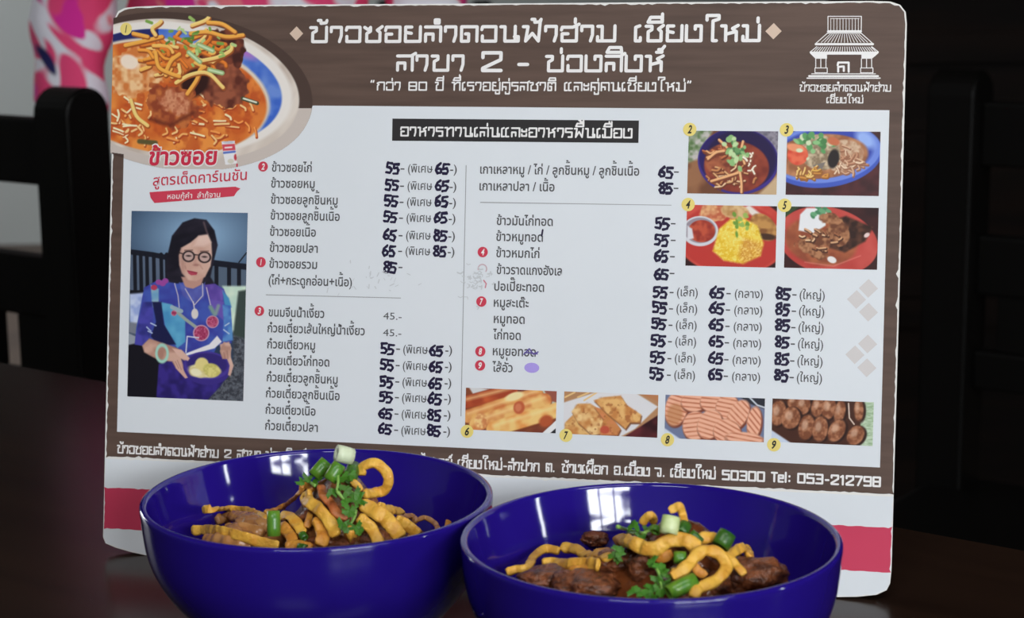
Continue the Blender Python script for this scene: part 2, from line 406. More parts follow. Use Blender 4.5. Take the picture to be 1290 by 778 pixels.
# ---- a drawn lettering of square strokes, for the header, the black bar, the foot line and the emblem
G = {
 'ข': (.95, [[(0, .97), (.34, .97), (.34, .74), (.13, .6), (.13, 0), (.92, 0), (.92, 1)]]),
 'ช': (.95, [[(0, .97), (.34, .97), (.34, .74), (.13, .6), (.13, 0), (.88, 0), (.88, .62), (.72, .78), (1.0, 1.02)]]),
 'ซ': (.95, [[(0, .97), (.22, .8), (.34, .97), (.34, .7), (.13, .55), (.13, 0), (.88, 0), (.88, .62), (.72, .78), (1.0, 1.02)]]),
 'า': (.62, [[(0, .68), (0, .98), (.58, .98), (.58, .4), (.48, 0)]]),
 'ว': (.80, [[(0, .78), (.04, .98), (.78, .98), (.78, 0), (.04, 0), (.04, .36)]]),
 'อ': (.84, [[(0, .74), (.04, .98), (.82, .98), (.82, 0), (.04, 0), (.04, .50), (.36, .50)]]),
 'ฮ': (.86, [[(0, .74), (.04, .92), (.62, .92), (.95, 1.12)], [(.82, .98), (.82, 0), (.04, 0), (.04, .48), (.36, .48)]]),
 'ย': (.90, [[(.4, .98), (.05, .98), (.05, .62), (.38, .55)], [(.05, .5), (.05, 0), (.88, 0), (.88, 1)]]),
 'ล': (.90, [[(.02, .98), (.88, .98), (.88, 0)], [(.04, 0), (.04, .50), (.46, .50), (.46, .08)]]),
 'ส': (.90, [[(.02, .98), (.88, .98), (.88, 0)], [(.04, 0), (.04, .50), (.46, .50), (.46, .08)], [(.80, .98), (1.06, 1.16)]]),
 'ด': (.92, [[(.90, 0), (.90, .98), (.04, .98), (.04, 0), (.44, 0), (.44, .50), (.26, .50)]]),
 'ต': (.92, [[(.90, 0), (.90, .98), (.56, .98), (.47, .82), (.38, .98), (.04, .98), (.04, 0), (.44, 0), (.44, .50), (.26, .50)]]),
 'ค': (.92, [[(.90, 0), (.90, .98), (.04, .98), (.04, 0)], [(.04, .45), (.46, .45), (.46, .12)]]),
 'น': (1.0, [[(0, .97), (.24, .97), (.24, 0), (.98, 0), (.98, .30), (.76, .30)], [(.80, 0), (.80, 1)]]),
 'ม': (.95, [[(0, .97), (.24, .97), (.24, 0)], [(0, .28), (0, 0), (.92, 0), (.92, 1)]]),
 'ฟ': (.98, [[(0, .97), (.26, .97), (.14, 0), (.50, .52), (.84, 0), (.92, 1.4)]]),
 'ฝ': (.98, [[(0, .97), (.26, .80), (.14, 0), (.50, .52), (.84, 0), (.92, 1.4)]]),
 'ผ': (.98, [[(.26, .97), (0, .80), (.14, 0), (.50, .52), (.84, 0), (.92, 1.0)]]),
 'พ': (.98, [[(0, .97), (.26, .97), (.14, 0), (.50, .62), (.84, 0), (.92, 1.0)]]),
 'ท': (.98, [[(0, .97), (.26, .97), (.26, 0)], [(.26, .70), (.60, .98), (.92, .98), (.92, 0)]]),
 'ห': (.98, [[(0, .97), (.24, .97), (.24, 0)], [(.24, .42), (.84, .60), (.84, 0)], [(.80, .60), (.62, .80), (.94, 1)]]),
 'ก': (.86, [[(.04, 0), (.04, .55), (.2, .7), (0, .86), (.2, .98), (.84, .98), (.84, 0)]]),
 'ป': (.95, [[(0, .97), (.3, .97), (.3, .72), (.13, .6), (.13, 0), (.90, 0), (.90, 1.42)]]),
 'ร': (.72, [[(0, .98), (.70, .98)], [(0, .98), (0, .56), (.68, .56), (.68, 0), (.30, 0)]]),
 'จ': (.80, [[(0, .98), (.76, .98), (.76, 0), (.40, 0), (.40, .40)]]),
 'ง': (.86, [[(0, 1), (0, 0), (.84, 0), (.84, .98), (.50, .98), (.50, .76)]]),
 'ญ': (1.3, [[(.04, 0), (.04, .98), (.6, .98), (.6, 0), (1.2, 0), (1.2, 1)]]),
 'เ': (.38, [[(.26, 1), (.02, .9), (.02, 0), (.30, 0), (.30, .22)]]),
 'แ': (.86, [[(.26, 1), (.02, .9), (.02, 0), (.30, 0)], [(.72, 1), (.48, .9), (.48, 0), (.78, 0)]]),
 'ใ': (.66, [[(.06, 1.36), (.06, 1.66), (.74, 1.66), (.74, 1.42), (.40, 1.30), (.40, 0), (.62, 0)]]),
 'ไ': (.60, [[(.0, 1.66), (.2, 1.36), (.40, 1.62), (.40, 0), (.62, 0)]]),
 'ะ': (.55, [[(0, .30), (0, .08), (.5, .08), (.5, .34)], [(0, .82), (0, .60), (.5, .60), (.5, .86)]]),
 '0': (.95, [[(.04, 0), (.04, .98), (.90, .98), (.90, 0), (.04, 0)]]), '1': (.55, [[(.08, .84), (.34, .98), (.34, 0)]]),
 '2': (.95, [[(.04, .72), (.04, .98), (.90, .98), (.90, .60), (.04, .12), (.04, 0), (.92, 0)]]),
 '3': (.95, [[(.04, .98), (.88, .98), (.88, 0), (.04, 0)], [(.2, .5), (.88, .5)]]),
 '5': (.95, [[(.90, .98), (.04, .98), (.04, .56), (.90, .56), (.90, 0), (.04, 0)]]),
 '7': (.90, [[(.04, .98), (.88, .98), (.36, 0)]]), '8': (.95, [[(.04, 0), (.04, .98), (.90, .98), (.90, 0), (.04, 0)], [(.04, .5), (.90, .5)]]),
 '9': (.95, [[(.04, 0), (.90, 0), (.90, .98), (.04, .98), (.04, .50), (.90, .50)]]),
 '-': (.62, [[(.12, .42), (.50, .42)]]), '.': (.32, [[(.12, .0), (.13, .06)]]), ':': (.36, [[(.14, .10), (.15, .16)], [(.14, .62), (.15, .68)]]), ' ': (.55, []),
 '“': (.55, [[(.04, 1.0), (.10, 1.2)], [(.30, 1.0), (.36, 1.2)]]), '”': (.55, [[(.04, 1.0), (.10, 1.2)], [(.30, 1.0), (.36, 1.2)]]),
 'T': (.90, [[(0, .98), (.86, .98)], [(.43, .98), (.43, 0)]]), 'e': (.80, [[(.02, .40), (.74, .40), (.74, .72), (.02, .72), (.02, 0), (.72, 0)]]), 'l': (.34, [[(.12, 1.05), (.12, 0)]]),
}
UPV = {'ิ': [[(-.84, 1.24), (-.70, 1.56), (-.06, 1.56), (-.02, 1.24), (-.84, 1.24)]], 'ี': [[(-.84, 1.24), (-.70, 1.56), (-.06, 1.56), (-.02, 1.24), (-.84, 1.24)], [(-.02, 1.24), (-.02, 1.78)]],
       'ื': [[(-.84, 1.24), (-.70, 1.56), (-.06, 1.56), (-.02, 1.24), (-.84, 1.24)], [(-.02, 1.24), (-.02, 1.78)], [(-.28, 1.56), (-.28, 1.78)]],
       'ำ': [[(-.34, 1.24), (-.34, 1.46), (-.12, 1.46), (-.12, 1.24), (-.34, 1.24)]]}
TONE = {'่': [[(-.12, 1.22), (-.12, 1.48)]], '้': [[(-.52, 1.46), (-.36, 1.46), (-.36, 1.26), (-.06, 1.30), (-.02, 1.46)]], '์': [[(-.42, 1.24), (-.12, 1.24), (-.12, 1.42), (-.30, 1.42)], [(-.12, 1.42), (.02, 1.64)]]}
LOWV = {'ู': [[(-.50, -.22), (-.50, -.44), (-.06, -.44), (-.06, -.20)]], 'ุ': [[(-.30, -.22), (-.06, -.22), (-.06, -.44)]]}
def strokes_of(s, gap=.24):
    x = 0; out = []; up = False
    for ch in s:
        if ch in UPV and ch != 'ำ': out += [[(x - gap + a, b) for a, b in L] for L in UPV[ch]]; up = True
        elif ch in TONE: out += [[(x - gap + a, b + (.46 if up else 0)) for a, b in L] for L in TONE[ch]]
        elif ch in LOWV: out += [[(x - gap + a, b) for a, b in L] for L in LOWV[ch]]
        else:
            if ch == 'ำ': out += [[(x - gap + a, b) for a, b in L] for L in UPV[ch]]; ch = 'า'
            w, P = G[ch]; out += [[(x + a, b) for a, b in L] for L in P]; x += w + gap; up = False
    return out, x - gap
def ribbons(lines, wd):
    """flat strokes of width wd with round joints, as polygons"""
    P = []
    for L in lines:
        for i in range(len(L) - 1):
            (x0, y0), (x1, y1) = L[i], L[i + 1]; d = math.hypot(x1 - x0, y1 - y0) or 1e-9
            nx, ny = -(y1 - y0) / d * wd / 2, (x1 - x0) / d * wd / 2
            P.append([(x0 + nx, y0 + ny), (x0 - nx, y0 - ny), (x1 - nx, y1 - ny), (x1 + nx, y1 + ny)])
        for x, y in L:
            P.append([(x + wd / 2 * math.cos(k * math.pi / 4 + .39), y + wd / 2 * math.sin(k * math.pi / 4 + .39)) for k in range(8)])
    return P
PXM = .000424                                           # metres of board per photo pixel
def square_text(s, x0, yb, x1, h, wd, gap=.24):
    L, tw = strokes_of(s, gap); u0, v0 = uv(x0, yb); u1, _ = uv(x1, yb)
    k = (u1 - u0) / tw
    return ribbons([[(u0 + a * k, v0 + b * h * PXM) for a, b in l] for l in L], wd * PXM)
def ngon(px, py, r, n=28, sx=1): 
    u, v = uv(px, py); return [(u + r * sx * PXM * math.cos(2 * math.pi * k / n), v + r * PXM * math.sin(2 * math.pi * k / n)) for k in range(n)]
def diamond(px, py, r): u, v = uv(px, py); r *= PXM; return [(u - r, v), (u, v - r), (u + r, v), (u, v + r)]

board_poly('header_title', square_text('ข้าวซอยลำดวนฟ้าฮ่าม', 391, 52.5, 775, 18, 4.0) + square_text('เชียงใหม่', 800, 51.5, 957, 18, 4.0), M_cream, 3)
board_poly('header_branch_line', square_text('สาขา', 500, 88.5, 584, 18, 3.9) + square_text('2', 607, 88.8, 632, 22, 4.4) + square_text('-', 650, 89, 668, 18, 4.2) + square_text('ข่วงสิงห์', 688, 89.2, 836, 18, 3.9), M_cream, 3)
board_poly('header_slogan', square_text('“กว่า 80 ปี ที่เราอยู่คู่รสชาติ และคู่คนเชียงใหม่”', 467, 113.2, 872, 9.6, 1.9), M_cream, 3)
board_poly('header_diamond', [diamond(373.5, 42.3, 9)], M_beige, 3); board_poly('header_diamond', [diamond(974.5, 39.3, 9.6)], M_beige, 3)
board_poly('section_bar', [quadpx((494.5, 149.3), (805, 151.8), (804.3, 180), (494, 177.2))], M_black, 3)
board_poly('section_title', square_text('อาหารทานเล่นและอาหารพื้นเมือง', 505, 170.8, 796, 10.5, 2.1), M_cream, 4)
ft = []
for s, x0, x1 in [('ข้าวซอยลำดวนฟ้าฮ่าม', 148, 275), ('2', 283, 291), ('สาขา', 299, 328), ('ข่วงสิงห์', 335, 385), ('ไฮเวย์', 531, 569), ('เชียงใหม่-ลำปาก', 577, 679), ('ต.', 688, 699), ('ช้างเผือก', 708, 765), ('อ.เมือง', 774, 818), ('จ.', 825, 838), ('เชียงใหม่', 845, 901)]:
    ft += square_text(s, x0, 569.8 + (x0 - 148) * .0432, x1, 9.4, 2.0)
for s, x0, x1 in [('50300', 910, 963), ('Tel:', 972, 996), ('053-212798', 1005, 1109)]:
    ft += square_text(s, x0, 570.2 + (x0 - 148) * .0432, x1, 10.4, 2.4)
board_poly('footer_address', ft, M_cream, 3)
# ---- emblem: a small pavilion with tiled roofs
def E7(x, y): return uv(1000 + x / 6.22, 10 + y / 6.22)
def estroke(P, w): return ribbons([[E7(*p) for p in l] for l in P], w / 6.22 * PXM)
em = estroke([[(268, 66), (530, 66), (528, 178), (268, 178), (268, 66)]], 6)
em += estroke([[(x, 82), (x, 176)] for x in range(290, 520, 24)], 4) + estroke([[(288, 84), (512, 84)]], 4)
em += estroke([[(268, 184), (526, 184)]], 16) + estroke([[(266, 196), (170, 280)], [(526, 196), (620, 280)], [(266, 198), (526, 198)]], 6)
em += estroke([[(398 + (x - 398) * .62, 206), (x, 270)] for x in range(215, 600, 26)], 4.5)
em += estroke([[(172, 284), (620, 284)]], 16) + estroke([[(180, 304), (128, 346)], [(612, 304), (664, 346)]], 6)
em += estroke([[(398 + (x - 398) * .86, 306), (x, 340)] for x in range(160, 650, 20)], 5)
em += [[E7(126, 342), E7(664, 342), E7(664, 354), E7(612, 398), E7(530, 398), E7(530, 366), E7(260, 366), E7(260, 398), E7(170, 398), E7(126, 354)]]
for a in (172, 530):
    em += estroke([[(a, 400), (a, 468)], [(a + 40, 400), (a + 40, 468)], [(a + 80, 400), (a + 80, 468)], [(a - 6, 470), (a + 90, 470), (a + 90, 508), (a - 6, 508), (a - 6, 470)]], 6)
em += estroke([[(140, 516), (640, 516)]], 6) + estroke([[(120, 534), (660, 534)]], 14) + estroke([[(104, 550), (676, 550)]], 9)
em += estroke([[(344, 450), (348, 428), (430, 428), (430, 500)], [(348, 500), (348, 462), (392, 458), (392, 494)]], 15)
board_poly('emblem', em, M_cream, 3)
board_poly('emblem_caption', square_text('ข้าวซอยลำดวนฟ้าฮ่าม', 1007.5, 114.6, 1122, 7.2, 1.25) + square_text('เชียงใหม่', 1041.5, 129.4, 1087, 6.2, 1.25), M_cream, 3)
for trio in (((1094, 363), (1079, 377), (1094, 393)), ((1093, 433), (1077, 446.6), (1092, 463))):
    for p in trio: board_poly('pale_diamond', [diamond(*p, 11)], M_pale, 3)

# ---- printed menu lines in the default font
fc = bpy.data.curves.new('line', 'FONT'); fo = bpy.data.objects.new('line', fc); COL.objects.link(fo)
def type_line(s, bold=.006, shear=0):
    """outline of one line; a tone mark over an upper vowel is lifted above it"""
    for i, chx in enumerate(s):
        if chx in '่้๊๋์' and i and s[i - 1] in 'ิีึืัํ็':
            vb, fb = type_line(s[:i] + s[i + 1:], bold, shear)
            vp, _ = type_line(s[:i], bold, shear); vt, f2 = type_line('ก' + chx, bold, shear); vk, _ = type_line('ก', bold, shear)
            vl, _ = type_line(s[:i - 1], bold, shear)
            lo = vt[:, 1] > vk[:, 1].max() + .02
            ti = np.nonzero(lo)[0]; mp = {int(a): k for k, a in enumerate(ti)}; tv = vt[ti].copy()
            tv[:, 0] += vl[:, 0].max() - .02 - tv[:, 0].max(); tv[:, 1] += vp[:, 1].max() + .05 - tv[:, 1].min()
            return np.vstack([vb, tv]), fb + [tuple(mp[a] + len(vb) for a in f) for f in f2 if all(a in mp for a in f)]
    fc.body = s; fc.offset = bold; fc.shear = shear; fc.resolution_u = 3
    bpy.context.view_layer.update()
    me = bpy.data.meshes.new_from_object(fo.evaluated_get(bpy.context.evaluated_depsgraph_get()))
    v = np.empty(len(me.vertices) * 3, np.float32); me.vertices.foreach_get('co', v); v = v.reshape(-1, 3)
    f = [tuple(p.vertices) for p in me.polygons]; bpy.data.meshes.remove(me)
    return v[:, :2].astype(float), f
KH = None
def type_block(name, lines, m, layer=3, bold=.018, shear=0, ch=8.6, cap=False, rot=0):
    """lines = (text, left x, baseline y, right x or None); ch = consonant (or figure) height in photo pixels"""
    global KH
    if KH is None:
        KH = (np.ptp(type_line('ข', 0)[0][:, 1]), np.ptp(type_line('4', 0)[0][:, 1]))
    bm = bmesh.new()
    for L in lines:
        s, x0, yb, x1 = L[:4]; c = L[4] if len(L) > 4 else ch
        v, f = type_line(s, bold, shear); u0, v0 = uv(x0, yb); sy = c * PXM / KH[1 if cap else 0]; sx = sy
        mn, mx_ = v[:, 0].min(), v[:, 0].max()
        if x1 is not None: sx = (uv(x1, yb)[0] - u0) / (mx_ - mn)
        q = [((a - mn) * sx, b * sy) for a, b in v]; cr, sr = math.cos(rot), math.sin(rot)
        vs = [bm.verts.new((u0 + a * cr - b * sr, -layer * LAY, v0 + a * sr + b * cr)) for a, b in q]
        for t in f:
            try: bm.faces.new([vs[i] for i in t])
            except ValueError: pass
    me = bpy.data.meshes.new(name); bm.to_mesh(me); bm.free()
    return link(name, me, m, board)
type_block('menu_text_noodle_soups', [('ข้าวซอยไก่', 342.5, 215.8, 392.8), ('ข้าวซอยหมู', 341.4, 235.9, 396.5), ('ข้าวซอยลูกชิ้นหมู', 341.2, 256.2, 425.4), ('ข้าวซอยลูกชิ้นเนื้อ', 340.8, 276.3, 428), ('ข้าวซอยเนื้อ', 340, 296.6, 398),
    ('ข้าวซอยปลา', 339.7, 316.8, 400.4), ('ข้าวซอยรวม', 339.2, 337, 399.6), ('(ไก่+กระดูกอ่อน+เนื้อ)', 338.4, 357.8, 443.5)], M_text)
type_block('menu_text_noodles', [('ขนมจีนน้ำเงี้ยว', 338.3, 398, 408.6), ('ก๋วยเตี๋ยวเส้นใหญ่น้ำเงี้ยว', 337, 418, 459.6), ('ก๋วยเตี๋ยวหมู', 336.6, 438.2, 397), ('ก๋วยเตี๋ยวไก่ทอด', 336.2, 458.5, 415), ('ก๋วยเตี๋ยวลูกชิ้นหมู', 336, 479.8, 425.5),
    ('ก๋วยเตี๋ยวลูกชิ้นเนื้อ', 335, 500, 428), ('ก๋วยเตี๋ยวเนื้อ', 334.6, 520.5, 397.6), ('ก๋วยเตี๋ยวปลา', 334, 540.8, 400.5)], M_text)
type_block('menu_text_soups', [('เกาเหลาหมู / ไก่ / ลูกชิ้นหมู / ลูกชิ้นเนื้อ', 604.9, 218.4, 805.3), ('เกาเหลาปลา / เนื้อ', 604, 239.4, 698.6)], M_text)
type_block('menu_text_rice_and_snacks', [('ข้าวมันไก่ทอด', 625.6, 283, 696.4), ('ข้าวหมูทอด', 625, 303, 684), ('ข้าวหมกไก่', 625, 323.5, 679.6), ('ข้าวราดแกงฮังเล', 625.6, 344.7, 708), ('ปอเปี๊ยะทอด', 622.6, 365.6, 685.5),
    ('หมูสะเต๊ะ', 622, 386, 666), ('หมูทอด', 622, 406.4, 661), ('ไก่ทอด', 621, 426.8, 656), ('หมูยอทอด', 620.8, 447, 675), ('ไส้อั่ว', 620, 467.6, 645.8)], M_text)
pr = []; mk = []
L1 = [(212, 217), (233.3, 238.7), (253, 259), (273.3, 279), (296, 301), (316, 320.7)]
for i, (yc, yb) in enumerate(L1):
    dx = -i * .6
    pr += [('-', 504.5 + dx, yb - 1, 509.5 + dx), ('(พิเศษ', 514 + dx, yb, 545 + dx), ('-)', 567 + dx, yb + .6, 575.5 + dx)]
    mk += [('55' if i < 4 else '65', 495.5 - i * 1.0, yc), ('65' if i < 4 else '85', 558 - i * .7, yc + .6)]
mk.append(('85', 492, 336.6)); pr.append(('-', 502, 340, 507)); PR = [pr]; pr = []
for i, (yc, yb) in enumerate([(439.5, 444.4), (459.7, 465), (481, 485.6), (500, 505.4), (520.5, 526), (540, 546.4)]):
    dx = -i * .5
    pr += [('-', 499 + dx, yb - 1.6, 504 + dx), ('(พิเศษ', 508 + dx, yb, 539 + dx), ('-)', 561 + dx, yb + .8, 569.5 + dx)]
    mk += [('55' if i < 4 else '65', 489 - i * .7, yc), ('65' if i < 4 else '85', 550 - i * .6, yc + 2)]
PR.append(pr); pr = []
mk += [('65', 839.6, 216.9), ('85', 839, 237), ('55', 835, 281.8), ('55', 834, 302.5), ('65', 833.7, 322.8), ('65', 833.7, 345.3)]
for y, x in ((220, 849), (240.5, 848.6), (285, 845), (306, 845), (326.5, 844), (347.6, 843.6)): pr.append(('-', x, y, x + 6))
PR.append(pr); pr = []
for i, (yc, yb) in enumerate([(368, 372.6), (387.5, 393.2), (407.7, 413.8), (429, 434.5), (450, 455.8), (470.5, 476.6)]):
    dx = -i * .7
    pr += [('-', 843.5 + dx, yb - 1, 848.5 + dx), ('(เล็ก)', 852.8 + dx, yb, 879 + dx), ('-', 915 + dx, yb + .4, 920.5 + dx), ('(กลาง)', 925.6 + dx, yb + 2, 961 + dx), ('-', 998 + dx, yb + 2, 1003.5 + dx), ('(ใหญ่)', 1007.2 + dx, yb + 3.6, 1039 + dx)]
    mk += [('55', 832.6 - i * .95, yc), ('65', 903.7 - i * .35, yc + .8), ('85', 987 - i * .45, yc + 2)]
PR += [[q for q in pr if lo <= q[1] < hi] for lo, hi in ((0, 890), (890, 975), (975, 1100))]
for q in PR: type_block('menu_text_prices', q, M_text, ch=8.2, bold=.008)
type_block('menu_text_plain_prices', [('45.-', 482.8, 402, 506), ('45.-', 482.5, 422.9, 505.6)], M_text, cap=True, ch=8.6, bold=.0)
DG = {'5': [[(.92, 1), (.12, .98), (.08, .55), (.55, .60), (.85, .36), (.62, .02), (.05, .04)]], '6': [[(.80, 1), (.25, .72), (.05, .30), (.30, .0), (.75, .05), (.85, .36), (.50, .52), (.15, .38)]],
      '8': [[(.50, .54), (.14, .74), (.30, 1), (.72, 1), (.84, .76), (.50, .54), (.10, .28), (.28, 0), (.74, 0), (.90, .26), (.50, .54)]]}
def marker(s, cx, cy, rnd):
    u, v = uv(cx, cy); h = 12.0 * PXM; w = 8.2 * PXM; L = []
    for i, ch in enumerate(s):
        for l in DG[ch]:
            for rep in range(2):
                j = .10 if rep else .05
                L.append([(u + (i - 1) * (w + .6 * PXM) + (a + rnd.uniform(-j, j)) * w, v - h / 2 + (b + rnd.uniform(-j, j)) * h + (i - .5) * -1.2 * PXM) for a, b in l])
    return ribbons(L, 2.7 * PXM)
rm = random.Random(11)
for s, x, y in mk: board_poly('marker_price', marker(s, x, y, rm), M_marker, 4)
u_, v_ = uv(683.6, 295)
board_poly('marker_tick', ribbons([[uv(683.8, 289.5), uv(682.5, 297)]], 2.2 * PXM), M_marker, 4)
board_poly('marker_smudge', [ngon(670, 463, 6.2, 20, 1.5)] , M_lilac, 4)
board_poly('marker_smudge', ribbons([[uv(660, 446), uv(667, 439), uv(672, 446), uv(678, 443)], [uv(662, 443.5), uv(677, 445.5)]], 1.6 * PXM), print_mat('violet_marker_ink', (92, 78, 150)), 4)
board_poly('rule', [quadpx((335, 370.6), (505, 374.8), (505, 375.7), (335, 371.6))], M_line, 3); board_poly('rule', [quadpx((605, 254.2), (846, 258), (846, 258.7), (605, 255.4))], M_line, 3)
board_poly('rule', [quadpx((586.8, 208), (587.8, 208), (581.3, 524), (580.3, 524))], M_line, 3)
def num_badge(name, n, x, y, r, m, tm, sc=1, shear=.0):
    b = board_poly(name, [ngon(x, y, r)], m, 6)
    t = type_block('badge_number', [(n, x - r * .42 * sc, y + r * .58, x + r * .40 * sc, r * 1.15)], tm, 7, bold=.03, shear=shear, cap=True); t.parent = b
for n, x, y in [('2', 331.6, 209.7), ('1', 329, 330), ('3', 327, 391.3), ('4', 608.3, 317.3), ('7', 606.6, 379.6), ('8', 605.3, 442.3), ('9', 605, 460)]:
    num_badge('red_number_badge', n, x, y, 6.4, M_badge, M_cream, .8 if n != '1' else .35, .2)
board_poly('red_number_badge', ribbons([[(uv(607.8, 338.4)[0] + 5.4 * PXM * math.cos(a), uv(607.8, 338.4)[1] + 5.4 * PXM * math.sin(a)) for a in [-.6 + k * .25 for k in range(17)]]], 1.4 * PXM), print_mat('worn_pink_badge_print', (206, 176, 184)), 4)
board_poly('red_number_badge', ribbons([[uv(609.5, 353), uv(612.6, 357), uv(611.5, 362)]], 1.6 * PXM), print_mat('faded_red_badge_print', (204, 130, 142)), 4)
# scuffs where the print has rubbed off
rs = random.Random(8); sc_ = []
for k in range(42):
    x = 600 + rs.gauss(0, 10); y = 352 + rs.gauss(0, 9) - (x - 600) * .2
    a = rs.uniform(0, 3.1); l = rs.uniform(1.5, 5)
    sc_ += ribbons([[uv(x, y), uv(x + l * math.cos(a), y + l * math.sin(a) * .6), uv(x + l * 1.5 * math.cos(a + .7), y + l * math.sin(a + .7))]], rs.uniform(.7, 1.8) * PXM)
for k in range(30):
    x = rs.gauss(470, 28); y = rs.gauss(352, 9); a = rs.uniform(0, 3.1); l = rs.uniform(1.5, 6)
    sc_ += ribbons([[uv(x, y), uv(x + l * math.cos(a), y + l * math.sin(a))]], rs.uniform(.5, 1.3) * PXM)
board_poly('scuff', sc_, M_worn, 5)

# ---- printed pictures: painted on a fine grid of vertices with a colour attribute
def pic_material():
    m = bpy.data.materials.new('photo_print'); m.use_nodes = True; nt = m.node_tree; b = nt.nodes['Principled BSDF']
    b.inputs['Roughness'].default_value = .38; b.inputs['Specular IOR Level'].default_value = .3
    a = nt.nodes.new('ShaderNodeAttribute'); a.attribute_name = 'Print'
    nt.links.new(a.outputs['Color'], b.inputs['Base Color']); return m
M_pic = pic_material()
def vnoise(x, y, seed=0):
    xi = np.floor(x).astype(np.int64); yi = np.floor(y).astype(np.int64); fx = x - xi; fy = y - yi
    def h(a, b):
        n = (a * 374761393 + b * 668265263 + seed * 2147483647 * 3 + seed * 974634721) & 0xffffffff
        n = ((n ^ (n >> 13)) * 1274126177) & 0xffffffff
        return ((n ^ (n >> 16)) & 0xffff) / 65535.0
    fx = fx * fx * (3 - 2 * fx); fy = fy * fy * (3 - 2 * fy)
    return (h(xi, yi) * (1 - fx) + h(xi + 1, yi) * fx) * (1 - fy) + (h(xi, yi + 1) * (1 - fx) + h(xi + 1, yi + 1) * fx) * fy
class Pic:
    def __init__(s, quad, step=.6):
        q = [uv(*p) for p in quad]
        s.u0 = (q[0][0] + q[3][0]) / 2; s.u1 = (q[1][0] + q[2][0]) / 2; s.v1 = (q[0][1] + q[1][1]) / 2; s.v0 = (q[2][1] + q[3][1]) / 2
        s.n = int((s.u1 - s.u0) / (step * PXM)) + 1; s.m = int((s.v1 - s.v0) / (step * PXM)) + 1
        s.U, s.V = np.meshgrid(np.linspace(s.u0, s.u1, s.n), np.linspace(s.v0, s.v1, s.m))
        s.X, s.Y = uv2px(s.U, s.V); s.C = np.zeros(s.X.shape + (3,)); s.keep = np.ones(s.X.shape, bool)
    def put(s, a, col):
        col = np.asarray(col, float); s.C = s.C * (1 - a[..., None]) + a[..., None] * col
    def nz(s, sc, seed=0, ang=0, st=1):
        c, d = math.cos(ang), math.sin(ang); x = (s.X * c + s.Y * d) * sc; y = (-s.X * d + s.Y * c) * sc * st
        return .6 * vnoise(x, y, seed) + .4 * vnoise(x * 2.1 + 7, y * 2.1 + 3, seed + 5)
    def mixc(s, a, b, sc, seed=0, ang=0, st=1, lo=.3, hi=.7):
        t = np.clip((s.nz(sc, seed, ang, st) - lo) / (hi - lo), 0, 1)[..., None]
        return np.asarray(a, float) * (1 - t) + np.asarray(b, float) * t
    def ell(s, cx, cy, rx, ry, ang=0, soft=1.2, wob=0, seed=0):
        c, d = math.cos(ang), math.sin(ang); x = s.X - cx; y = s.Y - cy
        p = (x * c + y * d) / rx; q = (-x * d + y * c) / ry; r = np.hypot(p, q)
        if wob: r = r + wob * (s.nz(.12, seed) - .5)
        return np.clip((1 - r) * min(rx, ry) / soft + .5, 0, 1)
    def poly(s, pts, soft=1.2):
        n = len(pts); d2 = np.full(s.X.shape, 1e9); ins = np.zeros(s.X.shape, bool)
        for i in range(n):
            (x0, y0), (x1, y1) = pts[i], pts[(i + 1) % n]; ex, ey = x1 - x0, y1 - y0
            t = np.clip(((s.X - x0) * ex + (s.Y - y0) * ey) / (ex * ex + ey * ey + 1e-9), 0, 1)
            d2 = np.minimum(d2, (s.X - x0 - t * ex) ** 2 + (s.Y - y0 - t * ey) ** 2)
            if y0 != y1:
                ins ^= ((y0 > s.Y) != (y1 > s.Y)) & (s.X < (x1 - x0) * (s.Y - y0) / (y1 - y0) + x0)
        return np.clip(np.where(ins, 1, -1) * np.sqrt(d2) / soft + .5, 0, 1)
    def line(s, pts, w, soft=1.0):
        d2 = np.full(s.X.shape, 1e9)
        for (x0, y0), (x1, y1) in zip(pts, pts[1:]):
            ex, ey = x1 - x0, y1 - y0; t = np.clip(((s.X - x0) * ex + (s.Y - y0) * ey) / (ex * ex + ey * ey + 1e-9), 0, 1)
            d2 = np.minimum(d2, (s.X - x0 - t * ex) ** 2 + (s.Y - y0 - t * ey) ** 2)
        return np.clip((w / 2 - np.sqrt(d2)) / soft + .5, 0, 1)
    def noodle(s, pts, w, col, dark=None):
        pts = [tuple(p)[:2] for p in catmull([(a, b, 0) for a, b in pts], 5)]
        if dark is not None: s.put(s.line([(a + .8, b + 1.4) for a, b in pts], w + 1.2), dark)
        s.put(s.line(pts, w), col)
        s.put(s.line([(a - .4, b - w * .22) for a, b in pts], w * .3) * .5, np.minimum(255, np.asarray(col) * 1.18))
    def build(s, name, layer=4):
        v = np.stack([s.U, np.full(s.U.shape, -layer * LAY), s.V], -1).reshape(-1, 3)
        I = np.arange(s.n * s.m).reshape(s.m, s.n)
        f = np.stack([I[:-1, :-1], I[:-1, 1:], I[1:, 1:], I[1:, :-1]], -1).reshape(-1, 4)
        k = s.keep; f = f[(k[:-1, :-1] & k[:-1, 1:] & k[1:, 1:] & k[1:, :-1]).ravel()]
        used = np.unique(f); rm_ = np.full(len(v), -1); rm_[used] = np.arange(len(used)); f = rm_[f]; v = v[used]
        me = bpy.data.meshes.new(name); me.vertices.add(len(v)); me.loops.add(f.size); me.polygons.add(len(f))
        me.vertices.foreach_set('co', v.astype(np.float32).ravel()); me.loops.foreach_set('vertex_index', f.astype(np.int32).ravel())
        me.polygons.foreach_set('loop_start', np.arange(0, f.size, 4, dtype=np.int32)); me.update(calc_edges=True)
        c = np.clip(s.C.reshape(-1, 3)[used], 0, 255) / 255; c = np.where(c <= .04045, c / 12.92, ((c + .055) / 1.055) ** 2.4) * ALB
        c = np.clip(c, 0, .88); at = me.color_attributes.new('Print', 'FLOAT_COLOR', 'POINT')
